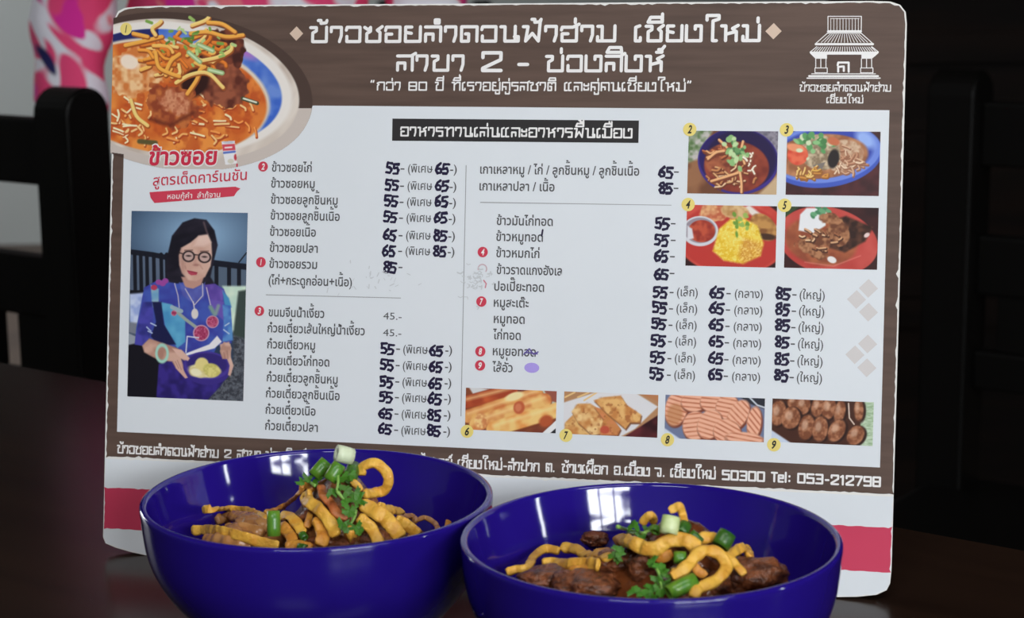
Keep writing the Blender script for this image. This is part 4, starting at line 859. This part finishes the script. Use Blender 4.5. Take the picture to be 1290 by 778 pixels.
# arms, bracelet, bowl, hands
P.put(P.poly(ZL((175, 330), (230, 275), (330, 310), (420, 340), (480, 370), (530, 430), (510, 450), (470, 430), (500, 530), (518, 570), (500, 575), (430, 500), (400, 450), (300, 440), (190, 380)), 2), P.mixc((206, 164, 146), (170, 124, 108), .08, 31)); P.put(P.poly(ZL((760, 320), (830, 300), (850, 350), (830, 430), (790, 440), (770, 380)), 2), (200, 160, 144))
P.put(np.clip(1.4 - np.abs(np.hypot((P.X - Z(325, 0)[0]) / 7, (P.Y - Z(0, 388)[1]) / 10.4) - 1) * 4, 0, 1), (160, 206, 190))
P.put(P.line(ZL((505, 380), (515, 260), (600, 270)), 1.6), (206, 206, 220)); P.put(P.poly(ZL((500, 390), (680, 320), (740, 255), (775, 300), (720, 350), (510, 405)), 1.5), (226, 222, 224))
P.put(P.ell(*Z(665, 500), 30, 21, .06), (60, 46, 128)); P.put(P.ell(*Z(665, 480), 29, 17.5, .06), (74, 58, 146)); P.put(P.ell(*Z(665, 470), 26, 14, .06, 2), (52, 40, 112))
P.put(P.ell(*Z(640, 520), 21, 9, .1, 2, .3), P.mixc((226, 214, 160), (206, 190, 130), .15, 33)); P.put(P.ell(*Z(625, 470), 8.5, 8.5, 0, 2), (222, 206, 134)); P.put(P.ell(*Z(700, 515), 11, 8.5, .3, 2), P.mixc((220, 208, 130), (196, 184, 100), .2, 34)); P.put(P.ell(*Z(580, 530), 7, 4.6, .3, 2), (236, 226, 190))
P.put(P.poly(ZL((400, 350), (470, 360), (535, 425), (520, 445), (470, 425), (440, 400)), 1.5), (214, 174, 158)); P.put(P.poly(ZL((405, 420), (450, 430), (490, 520), (518, 570), (500, 575), (430, 500)), 1.5), (206, 164, 148))
P.put(P.poly(ZL((790, 300), (840, 320), (845, 420), (865, 480), (840, 560), (822, 550), (835, 480), (815, 430), (780, 430), (760, 370)), 1.5), P.mixc((210, 172, 156), (180, 136, 120), .1, 35))
for l in (((440, 440), (470, 510)), ((425, 450), (450, 500)), ((790, 380), (800, 430)), ((815, 370), (822, 425))): P.put(P.line(ZL(*l), .9, 1.2) * .6, (140, 96, 84))
P.build('owner_portrait')
for n, x, y in [('1', 159, 36.5), ('2', 869, 163), ('3', 991, 163.5), ('4', 867, 257.5), ('5', 988.5, 258.5), ('6', 588.5, 543), ('7', 713, 548), ('8', 841, 553.5), ('9', 975, 559.8)]:
    num_badge('yellow_number_badge', n, x, y, 8.0, M_yell, M_black, .85 if n != '1' else .35, .28)
bpy.data.objects.remove(fo)

# ------------------------------------------------------------------ two blue bowls of curry noodles
def bowl_mat():
    m = mat('glossy_violet_blue_melamine', (.016, .006, .20), .07, spec=.5, noise=(14, (.013, .005, .17), (1, 1, 1), .4, .8)); return m
M_bowl = bowl_mat()
M_noodle = mat('fried_noodle', (.76, .43, .06), .42, spec=.4, noise=(160, (.60, .25, .025), (1, 1, 1), .42, .72), bump=(330, .5))
M_noodle2 = mat('fried_noodle_deep', (.64, .29, .04), .4, spec=.4, noise=(140, (.46, .16, .02), (1, 1, 1), .40, .72), bump=(330, .5))
M_redstrip = mat('reddish_fried_noodle', (.50, .15, .035), .4, noise=(140, (.36, .08, .02), (1, 1, 1), .4, .7), bump=(400, .5))
M_egg = mat('wet_egg_noodle', (.50, .25, .09), .25, spec=.5, noise=(60, (.38, .16, .045), (1, 1, 1), .4, .7))
M_tan = mat('tan_soaked_noodle', (.36, .16, .055), .28, spec=.5, noise=(90, (.24, .09, .03), (1, 1, 1), .4, .7), bump=(200, .5))
M_curry = mat('red_brown_curry', (.16, .042, .012), .22, spec=.5, noise=(110, (.06, .014, .004), (1, 1, 1), .4, .65), bump=(180, .6))
M_curryl = mat('orange_brown_curry', (.22, .085, .025), .25, spec=.5, noise=(90, (.08, .025, .008), (1, 1, 1), .4, .65), bump=(180, .6))
M_meat = mat('braised_meat', (.25, .078, .028), .34, spec=.5, noise=(150, (.07, .02, .009), (1, 1, 3), .38, .62), bump=(330, 1.0))
M_green = mat('spring_onion_green', (.14, .28, .02), .32, spec=.5, noise=(70, (.055, .20, .02), (3, 3, .5), .4, .65))
M_dkgreen = mat('dark_onion_green', (.055, .15, .012), .35, spec=.5, noise=(70, (.02, .09, .01), (3, 3, .5), .4, .65))
M_palegreen = mat('pale_onion_stalk', (.48, .62, .20), .35, spec=.5, noise=(60, (.62, .70, .38), (2, 2, .6), .4, .65))
M_whiteon = mat('white_onion_stalk', (.66, .74, .52), .35, spec=.5)
M_leaf = mat('coriander_leaf', (.042, .135, .008), .45, spec=.3, noise=(90, (.06, .22, .02), (1, 1, 1), .4, .65)); M_stem = mat('coriander_stem', (.22, .42, .08), .4)

BOWLS = {'left': dict(c=Vector((-.07157, -.09168, 0)), base=.049, bumps=[(.012, .004, .036, .021, .025), (.012, .006, .019, .019, .010)]),
         'right': dict(c=Vector((.07724, -.15853, 0)), base=.050, bumps=[(.012, .004, .023, .034, .027), (.016, .004, .009, .022, .018)])}
PROF = [(0, .0), (.034, .0), (.0355, .003), (.038, .0045), (.0475, .0088), (.0578, .0165), (.0672, .027), (.0742, .0375), (.0783, .0475), (.0802, .0585), (.0809, .0665), (.0812, .0705), (.0808, .0720), (.0792, .0725), (.0780, .0716),
        (.0775, .0702), (.0764, .0660), (.0749, .0610), (.0732, .0560), (.0712, .0500), (.0672, .0405), (.0612, .0300), (.0526, .0200), (.0440, .0125), (.030, .0090), (.015, .0080), (0.0, .0078)]
def make_bowl(side, label):
    v, f = lathe(catmull2(PROF), 96)
    o = pyd('bowl', v, f, M_bowl, None, True); o.location = BOWLS[side]['c']
    bm = bmesh.new(); bm.from_mesh(o.data); bmesh.ops.remove_doubles(bm, verts=bm.verts[:], dist=1e-6); bmesh.ops.recalc_face_normals(bm, faces=bm.faces[:])
    bm.to_mesh(o.data); bm.free()
    for p in o.data.polygons: p.use_smooth = True
    tag(o, label, 'bowl', 'blue bowls in front of the menu board'); return o
def catmull2(P): return [(max(p.x, 0), p.z) for p in catmull([(a, 0, b) for a, b in P], 3)]
make_bowl('left', 'violet-blue glossy bowl on the left, further from the camera')
make_bowl('right', 'violet-blue glossy bowl on the right, nearer to the camera')
def inner_r(z):
    I = [p for p in PROF[15:]][::-1]
    for (r0, z0), (r1, z1) in zip(I, I[1:]):
        if z0 <= z <= z1: return r0 + (r1 - r0) * (z - z0) / (z1 - z0)
    return .0772 if z > .07 else 0
# mound centres follow where the heaps stand in each bowl
def heap(side, x, y):
    b = BOWLS[side]; dx, dy = x - b['c'].x, y - b['c'].y; z = b['base']
    if side == 'left':
        z += .030 * math.exp(-((dx - .013) / .020) ** 2 - ((dy - .000) / .026) ** 2) + .010 * math.exp(-((dx + .008) / .040) ** 2 - (dy / .03) ** 2) + .006 * math.exp(-((dx + .036) / .018) ** 2 - ((dy + .01) / .03) ** 2)
    else:
        z += .022 * math.exp(-((dx - .014) / .024) ** 2 - ((dy - .004) / .026) ** 2) + .010 * math.exp(-((dx + .006) / .045) ** 2 - (dy / .03) ** 2) + .005 * math.exp(-((dx - .046) / .02) ** 2 - ((dy + .005) / .03) ** 2)
    return z
def on_heap(side, px, py, lift=0):
    d = Vector(ray(px, py)); c = Vector(CAM); b = BOWLS[side]['c']
    best = None; t0 = (b.y - .075 - c.y) / d.y; t1 = (b.y + .075 - c.y) / d.y
    for i in range(301):
        t = t0 + (t1 - t0) * i / 300; p = c + d * t
        if math.hypot(p.x - b.x, p.y - b.y) > .074: continue
        g = p.z - heap(side, p.x, p.y)
        if best is None or g < best[0]: best = (g, p.copy())
        if g <= 0: break
    g, p = best
    if g > .0015:                                     # the ray clears the heap: stand on its crest
        p = c + d * ((b.y + .002 - c.y) / d.y)
    p = p - d.normalized() * lift
    r = inner_r(min(max(p.z, .01), .0699)) - .003; q = Vector((p.x - b.x, p.y - b.y))
    if p.z < .068 and q.length > r: q = q * (r / q.length); p = Vector((b.x + q.x, b.y + q.y, p.z))
    return p
PW = .00037                                           # metres per photo pixel at the bowls
fr = random.Random(21)
def to_obj(name, v, f, m, parent=None, smooth=True):
    """mesh with its origin at its own centre"""
    c = Vector((0, 0, 0))
    for p in v: c += Vector(p)
    c /= len(v); o = pyd(name, [Vector(p) - c for p in v], f, m, parent, smooth); o.location = c
    bm = bmesh.new(); bm.from_mesh(o.data); bmesh.ops.recalc_face_normals(bm, faces=bm.faces[:]); bm.to_mesh(o.data); bm.free()
    return o
def strip(name, label, cat, side, pts, wpx, m, lift=.002, thick=.45, group=None, wob=.12):
    """a crisp fried ribbon following photo points laid on the heap"""
    P = [on_heap(side, p[0], p[1], p[2] if len(p) > 2 else lift) for p in pts]
    path = catmull(P, 24); L_ = [0.0]
    for a_, b_ in zip(path, path[1:]): L_.append(L_[-1] + (b_ - a_).length)
    n_ = max(8, int(L_[-1] / .0007)); rs_ = []; k_ = 0
    for q_ in range(n_ + 1):
        t_ = L_[-1] * q_ / n_
        while k_ < len(L_) - 2 and L_[k_ + 1] < t_: k_ += 1
        rs_.append(path[k_].lerp(path[k_ + 1], (t_ - L_[k_]) / max(L_[k_ + 1] - L_[k_], 1e-9)))
    path = rs_; w = wpx * PW / 2; th = w * thick; sd = fr.uniform(0, 99); tw = fr.uniform(-.35, .35); view = -(Vector(ray(640, 680))).normalized(); n = len(path)
    def ring(i, p, t):
        a = t.cross(view + Vector((0, 0, .25))).normalized(); b = a.cross(t).normalized(); an = tw + .8 * (mnoise.noise(Vector((i * .06, sd, 0))))
        a, b = a * math.cos(an) + b * math.sin(an), b * math.cos(an) - a * math.sin(an)
        e = min(1, .72 + min(i, n - 1 - i) * .14); k = 1 + wob * 1.5 * mnoise.noise(Vector((i * .16, sd, 4)))
        off = b * (th * 1.1 * mnoise.noise(Vector((i * .14, sd, 9)))); R = []
        for j in range(12):
            q = 2 * math.pi * j / 12; cx_, sy_ = math.cos(q), math.sin(q)
            cx_ = math.copysign(abs(cx_) ** .6, cx_); sy_ = math.copysign(abs(sy_) ** .6, sy_)
            kk = k * (1 + .12 * mnoise.noise(Vector((i * .22, cx_ * 1.4, sd + sy_ * 1.4))))
            R.append(p + off + a * (cx_ * w * e * kk) + b * (sy_ * th * kk))
        return R
    v, f = sweep(path, ring)
    o = to_obj(name, v, f, m); tag(o, label, cat, group); return o
def onion(label, side, p0, p1, wpx, m, lift=.004, inner=.72, lift1=None, squash=.85, upright=False):
    """a hollow cut of spring onion between two photo points"""
    A = on_heap(side, *p0, lift); B = on_heap(side, *p1, lift if lift1 is None else lift1)
    if upright: B = at_y(p1[0], p1[1], A.y + .003)
    r = wpx * PW / 2
    t = (B - A).normalized(); a = t.cross(Vector((.2, -.9, .4))).normalized(); b = t.cross(a); n = 20; V = []; Fc = []
    L = [(A, r), (A.lerp(B, .33), r * 1.03), (A.lerp(B, .66), r * 1.02), (B, r * .97), (B, r * inner), (A.lerp(B, .5), r * inner), (A, r * inner)]
    for c, q in L:
        for j in range(n): V.append(c + (a * math.cos(2 * math.pi * j / n) + b * squash * math.sin(2 * math.pi * j / n)) * q)
    k = len(L)
    for i in range(k):
        for j in range(n):
            Fc.append((i * n + j, i * n + (j + 1) % n, ((i + 1) % k) * n + (j + 1) % n, ((i + 1) % k) * n + j))
    o = to_obj('spring_onion_piece', V, Fc, m); tag(o, label, 'spring onion'); return o
def chunk(label, side, px, py, rx, ry, m, seed, lift=-.002, name='meat_chunk', cat='meat', depth=.8, jag=.35):
    bm = bmesh.new(); bmesh.ops.create_icosphere(bm, subdivisions=4, radius=1)
    ax = Vector((1, 0, 0)); s = Vector((seed * 3.1, seed * 1.7, seed * .9))
    for v in bm.verts:
        q = v.co.copy(); d = 1 + jag * mnoise.noise(q * 1.3 + s) + .16 * mnoise.noise(q * 4 + s) + .06 * mnoise.noise(Vector((q.x * 3, q.y * 9, q.z * 9)) + s)
        v.co = Vector((q.x * rx * PW, q.y * rx * PW * depth, q.z * ry * PW)) * d
    o = from_bm(name, bm, m, None, True); p = on_heap(side, px, py, lift); o.location = p + Vector((0, .003, 0)); tag(o, label, cat); return o
def leaf_mesh(p, size, nrm, spin, par, cupped=.25):
    nrm = nrm.normalized(); a = nrm.cross(Vector((.31, .2, .93))).normalized(); b = nrm.cross(a); a, b = a * math.cos(spin) + b * math.sin(spin), b * math.cos(spin) - a * math.sin(spin)
    V = [p.copy()]; n = 30
    for k in range(n + 1):
        an = -2.35 + 4.7 * k / n; lob = .62 + .30 * abs(math.cos(an * 1.5)) ** .8 + .09 * math.cos(an * 11)
        r = size * lob; V.append(p + (a * math.cos(an) + b * math.sin(an)) * r + nrm * (size * cupped * (math.cos(an * 3) * .4 - (lob - .6))))
    Vb = [q - nrm * .00025 for q in V]; m_ = len(V); Fc = []
    for k in range(1, m_ - 1): Fc.append((0, k, k + 1)); Fc.append((m_, m_ + k + 1, m_ + k))
    for k in range(m_): Fc.append((k, (k + 1) % m_, m_ + (k + 1) % m_, m_ + k))
    return pyd('leaf', [par.matrix_basis.inverted() @ q for q in V + Vb], Fc, M_leaf, par)
def coriander(label, side, stems, leaves, lift=.006):
    """stems: list of photo point lists; leaves: (px, py, size px)"""
    p0 = on_heap(side, *stems[0][0][:2], lift); root = empty('coriander_sprig', p0); tag(root, label, 'coriander')
    for st in stems:
        P = [on_heap(side, q[0], q[1], q[2] if len(q) > 2 else lift) for q in st]; v, f = tube(catmull(P, 6), lambda t: .0009 - .0004 * t, 7)
        pyd('stem', [q - p0 for q in v], f, M_stem, root, True)
    for x, y, s in leaves:
        p = on_heap(side, x, y, lift + fr.uniform(.001, .004)); leaf_mesh(p, s * PW, Vector((fr.uniform(-.8, .8), -1 + fr.uniform(-.4, .4), .75 + fr.uniform(-.5, .5))), fr.uniform(0, 6.3), root)
    return root
def curry(side, label, m):
    b = BOWLS[side]; c = b['c']; n = 72; V = []; Fc = []; K = 26; sd = 3 if side == 'left' else 8
    for k in range(K + 1):
        for j in range(n):
            a = 2 * math.pi * j / n; rr = .0702 * k / K; x, y = c.x + rr * math.cos(a), c.y + rr * math.sin(a)
            z = heap(side, x, y) - .003 + .0032 * mnoise.noise(Vector((x * 95, y * 95, sd))) + .0016 * mnoise.noise(Vector((x * 260, y * 260, sd)))
            z -= .010 * max(0, (k / K - .62) / .38) ** 1.5
            q = inner_r(min(z, .0695)) - .0006
            if k == K or rr > q: x, y = c.x + q * math.cos(a), c.y + q * math.sin(a)
            V.append((x - c.x, y - c.y, z))
    for k in range(K):
        for j in range(n): Fc.append((k * n + j, k * n + (j + 1) % n, (k + 1) * n + (j + 1) % n, (k + 1) * n + j))
    o = pyd('curry', V, Fc, m, None, True); o.location = c
    bm = bmesh.new(); bm.from_mesh(o.data); bmesh.ops.remove_doubles(bm, verts=bm.verts[:], dist=1e-6); bmesh.ops.recalc_face_normals(bm, faces=bm.faces[:]); bm.to_mesh(o.data); bm.free()
    tag(o, label, 'curry', kind='stuff')
curry('left', 'orange-brown curry filling the left bowl under the fried noodles', M_curryl); curry('right', 'dark red-brown curry filling the right bowl', M_curry)

GN = 'crispy fried noodle strips on the curry'
def fn(side, label, pts, w, m=M_noodle, **k): strip('fried_noodle_strip', label, 'fried noodle', side, pts, w, m, group=GN, **k)
# left bowl
for i, (x, y, rx, ry, s) in enumerate([(300, 676, 26, 14, 1), (322, 664, 24, 13, 2), (415, 690, 30, 14, 3), (470, 682, 30, 15, 4), (405, 650, 26, 20, 5), (450, 640, 26, 20, 6)]):
    chunk(['brown meat chunk under the lowest yellow strip, left bowl', 'brown meat chunk between the two flat strips, left bowl', 'brown meat chunk at the front rim in the middle, left bowl', 'brown meat chunk at the front rim right of the middle, left bowl', 'brown meat chunk inside the left side of the noodle heap, left bowl', 'brown meat chunk inside the right side of the noodle heap, left bowl'][i], 'left', x, y, rx, ry, M_meat if i > 1 else M_tan, s, lift=-.004)  # first two lumps are soaked noodle filling, the rest meat
for lab, pts, w in [('wet tan noodle under the upper flat yellow strip, left bowl', [(272, 656), (292, 651), (318, 654), (338, 664)], 16), ('wet tan noodle at the front rim under the lowest strip, left bowl', [(258, 677), (275, 679), (296, 684), (316, 689)], 13), ('wet tan noodle lying between the two flat yellow strips, left bowl', [(284, 663), (306, 664), (332, 671)], 13),
                    ('translucent curl of wet noodle at the right end of the heap, left bowl', [(524, 655), (536, 652), (548, 659), (551, 668), (544, 676)], 7), ('wet brown noodle behind the translucent curl, left bowl', [(506, 652), (518, 650), (524, 656)], 9), ('wet noodle running along the front rim below the translucent curl, left bowl', [(514, 677), (530, 676), (546, 674)], 8)]:
    strip('wet_noodle', lab, 'wet noodle', 'left', pts, w, M_egg, lift=.000, thick=.55)
strip('crisp_crumb', 'small pointed brown crumb against the right inner wall, left bowl', 'crumb', 'left', [(562, 668), (564, 661), (565, 656)], 8, M_noodle2, lift=.0)
fn('left', 'flat yellow strip with a ragged left end, upper of two, left bowl', [(255, 642), (270, 640), (283.6, 640.6), (307, 642.5), (328, 650), (338, 655)], 11.5, lift=.005, thick=.3)
fn('left', 'long flat yellow strip lowest at the left front, left bowl', [(242, 667.5), (258, 667), (274, 668), (301, 674), (328, 682), (351, 687)], 13, lift=.006, thick=.3)
fn('left', 'thin brownish strip rising from the onion tube towards the heap top, left bowl', [(334, 646), (345, 642), (360, 636), (375, 622), (385, 608)], 9, M_noodle2, lift=.003)
fn('left', 'broad yellow leaf-shaped strip right of the upright onion tube, left bowl', [(354, 648), (364, 650), (374, 659), (381, 671)], 14, lift=.005, thick=.3)
fn('left', 'broad strip curling down below the leaf-shaped strip, left bowl', [(353, 662), (362, 669), (368, 679), (366, 688)], 15, M_noodle2, lift=.005, thick=.35)
fn('left', 'bent stub of noodle at the upper left of the heap, left bowl', [(379, 615), (386, 611), (394, 616)], 12, M_noodle2, lift=.006)
fn('left', 'thick golden strip running from the heap top to the front centre, left bowl', [(391, 622), (384, 627), (392, 634), (402, 641), (413, 654), (424, 674)], 15, lift=.009)
fn('left', 'reddish strip descending beside the thick golden strip, left bowl', [(404, 611), (408, 624), (418, 634), (424, 645), (438, 652)], 12, M_redstrip, lift=.008)
fn('left', 'looped fried noodle standing at the heap top, left bowl', [(455, 598), (456, 589), (465, 584), (475, 584), (485, 592), (490, 603), (486, 615), (474, 621), (458, 622)], 12.5, lift=.010, thick=.6)
fn('left', 'short stub inside the left of the loop, left bowl', [(443, 605), (450, 611), (455, 618)], 9, lift=.010)
fn('left', 'broad golden strip sloping right from the heap middle, left bowl', [(455, 634), (468, 641), (482, 650), (494, 662), (505, 677)], 19, lift=.008, thick=.4)
fn('left', 'short strip pointing right above the broad golden strip, left bowl', [(476, 637), (490, 641), (507, 644)], 12, lift=.006)
fn('left', 'tapered strip at the right end of the heap, left bowl', [(499, 653), (513, 662), (528, 673)], 15, lift=.006)
fn('left', 'curved golden strip reaching down to the front rim, left bowl', [(451, 651), (462, 659), (471, 670), (478, 686)], 15, lift=.009)
fn('left', 'upright brown strip at the front centre, left bowl', [(400, 652), (404, 663), (407, 675), (403, 687)], 17, M_noodle2, lift=.006)
fn('left', 'upright thin strip behind the leaf-shaped strip, left bowl', [(391, 645), (389, 655), (386, 664)], 9, M_noodle2, lift=.003)
fn('left', 'round cut end of a noodle at the front centre, left bowl', [(437, 677), (442, 674), (447, 672)], 15, lift=.010, thick=.9)
fn('left', 'flat brown strip lying along the front rim left of the centre, left bowl', [(360, 687), (375, 686), (392, 690)], 12, M_noodle2, lift=.006)
onion('upright bright green spring onion tube at the left, left bowl', 'left', (345, 675), (344.5, 643), 16, M_green, .012, upright=True)
onion('green spring onion tube leaning left with its open end down, left bowl', 'left', (396, 600), (412, 581), 18, M_green, .012, .8, upright=True)
onion('green spring onion tube leaning right below the white cut, left bowl', 'left', (415, 605), (428, 584), 17, M_green, .014, upright=True)
onion('white cut of spring onion at the very top, left bowl', 'left', (424, 570), (444, 575), 21, M_whiteon, .012, .3, upright=True)
onion('dark green spring onion cut behind the coriander, left bowl', 'left', (441, 604), (446, 586), 17, M_dkgreen, .008, .7)
onion('small dark green onion cut at the front rim, left bowl', 'left', (376, 688), (386, 690), 9, M_dkgreen, .008)
onion('small green onion cut right of the leaf-shaped strip, left bowl', 'left', (380, 672), (384, 678), 10, M_dkgreen, .006)
coriander('coriander sprig on the heap top, left bowl', 'left', [[(425, 590, .014), (426, 606, .016), (424, 618, .016)], [(424, 612, .015), (440, 618, .014), (452, 626, .014)], [(424, 618, .015), (434, 630, .014), (440, 642, .013)]],
          [(430, 600, 11), (440, 598, 10), (424, 614, 9), (434, 618, 10), (446, 620, 10), (455, 628, 10), (446, 632, 9), (438, 634, 10), (440, 643, 10), (418, 622, 8)], .013)
coriander('coriander leaves in the front middle of the heap, left bowl', 'left', [[(448, 642, .011), (446, 652, .011), (440, 662, .011)]], [(432, 658, 9), (448, 662, 9), (452, 667, 8), (438, 664, 8)], .012)
coriander('coriander leaves tucked left of the onion tubes, left bowl', 'left', [[(398, 612, .010), (388, 606, .010), (378, 605, .009)]], [(378, 606, 7), (388, 600, 8), (400, 606, 9)], .010)
# right bowl
for lab, x, y, rx, ry, s, lf in [('large dark braised meat chunk at the front left, right bowl', 742, 740, 42, 17, 11, -.004), ('dark meat chunk along the left front rim, right bowl', 690, 731, 34, 13, 12, -.004), ('pale brown meat chunk left of the coriander, right bowl', 811, 718, 19, 18, 13, -.002),
                                 ('large dark meat chunk at the right end, right bowl', 948, 730, 42, 24, 14, -.006), ('brown meat chunk at the front right of the heap, right bowl', 905, 742, 26, 18, 15, -.006), ('dark meat piece against the back wall left of the heap, right bowl', 750, 680, 18, 9, 16, -.002), ('brown meat chunk inside the heap below the wavy strip, right bowl', 842, 704, 24, 16, 17, -.006), ('dark meat chunk inside the heap behind the loop, right bowl', 893, 704, 24, 18, 18, -.007), ('dark meat chunk behind the two parallel strips, right bowl', 776, 712, 26, 14, 19, -.005)]:
    chunk(lab, 'right', x, y, rx, ry, M_meat, s, lift=lf)
fn('right', 'thin strip with a bent tip at the far left, right bowl', [(638, 720), (650, 717), (664, 715), (672, 702), (686, 691), (704, 693)], 11, lift=.004)
fn('right', 'thick strip upper of the two parallel ones at the left, right bowl', [(708, 688), (722, 691), (740, 698), (756, 699), (768, 704)], 14, lift=.008)
fn('right', 'thick strip lower of the two parallel ones at the left, right bowl', [(684, 710), (698, 708), (715, 711), (735, 709), (754, 711)], 15, lift=.009)
fn('right', 'dark stub of noodle under the two parallel strips, right bowl', [(716, 719), (732, 716), (750, 715)], 9, M_noodle2, lift=.004)
fn('right', 'small piece pointing right behind the parallel strips, right bowl', [(748, 695), (760, 694), (768, 692)], 8, M_noodle2, lift=.004)
fn('right', 'long thick wavy strip across the top of the heap, right bowl', [(779, 678), (794, 682), (812, 690), (828, 690), (842, 681), (858, 679), (870, 683), (879, 692)], 16, lift=.010, thick=.55)
fn('right', 'short thick strip under the wavy strip, right bowl', [(819, 696), (832, 702), (847, 696)], 13, M_noodle2, lift=.006)
fn('right', 'looped fried noodle arching over the front right, right bowl', [(846, 726), (857, 720), (867, 711), (876, 700), (888, 693), (903, 696), (913, 706), (914, 716), (904, 729), (892, 736), (880, 742), (873, 752)], 13.5, lift=.013, thick=.6)
fn('right', 'strip with a hooked tip pointing right, right bowl', [(908, 702), (920, 698), (933, 690), (941, 692), (944, 700)], 11, lift=.008)
fn('right', 'short strip hanging right of the loop, right bowl', [(921, 703), (928, 712), (938, 723)], 10, lift=.009)
fn('right', 'short strip inside the loop, right bowl', [(873, 710), (879, 718), (889, 726)], 11, M_noodle2, lift=.010)
fn('right', 'crooked piece standing highest at the back, right bowl', [(843, 643), (849, 640), (856, 637), (860, 648), (862, 662)], 10, lift=.008, thick=.4)
fn('right', 'small crooked piece left of the pale onion, right bowl', [(808, 660), (814, 652), (820, 649), (824, 658)], 10, lift=.006)
fn('right', 'flat piece behind the dark green onion at the right of the top, right bowl', [(880, 677), (890, 677), (902, 678)], 13, lift=.006)
fn('right', 'knobbly end of a strip left of the loop foot, right bowl', [(846, 722), (856, 722), (864, 719)], 15, lift=.011, thick=.7)
onion('pale green upright spring onion stalk on the heap top, right bowl', 'right', (842, 672), (846, 650), 21, M_palegreen, .012, .8, upright=True)
onion('green spring onion cut right beside the pale stalk, right bowl', 'right', (858, 672), (864, 660), 15, M_dkgreen, .009)
onion('dark green square-cut spring onion at the right of the top, right bowl', 'right', (907, 688), (917, 671), 21, M_dkgreen, .010, .8, upright=True)
onion('slender green onion cut left of the square-cut one, right bowl', 'right', (870, 671), (883, 683), 11, M_dkgreen, .009)
onion('tiny spring onion ring seen end-on left of the pale stalk, right bowl', 'right', (825, 670), (828, 664), 12, M_green, .009, .6)
onion('small green onion cut under the wavy strip, right bowl', 'right', (849, 702), (864, 702), 14, M_green, .010)
onion('large slanting green spring onion tube at the front, right bowl', 'right', (842, 747), (876, 730), 18, M_green, .014)
coriander('coriander stems lying left of the pale onion stalk, right bowl', 'right', [[(778, 663, .007), (796, 668, .008), (814, 671, .009)], [(790, 671, .008), (806, 672, .008), (818, 668, .009)]], [(798, 664, 9), (808, 672, 8), (816, 664, 7)], .008)
coriander('coriander leaf between the parallel strips and the wavy strip, right bowl', 'right', [[(776, 690, .008), (777, 698, .008), (774, 706, .008)]], [(778, 694, 9), (774, 702, 9), (782, 700, 7)], .008)
coriander('coriander sprig hanging down the front of the heap, right bowl', 'right', [[(822, 708, .010), (830, 722, .011), (834, 744, .011)]], [(824, 708, 9), (831, 716, 10), (828, 726, 9), (836, 732, 9), (832, 742, 10), (840, 722, 7)], .010)
coriander('coriander sprig at the front rim left of the green tube, right bowl', 'right', [[(798, 742, .010), (810, 744, .010), (822, 738, .010)], [(804, 750, .010), (816, 748, .010)]], [(800, 746, 10), (812, 750, 10), (818, 742, 9), (826, 750, 9)], .010)
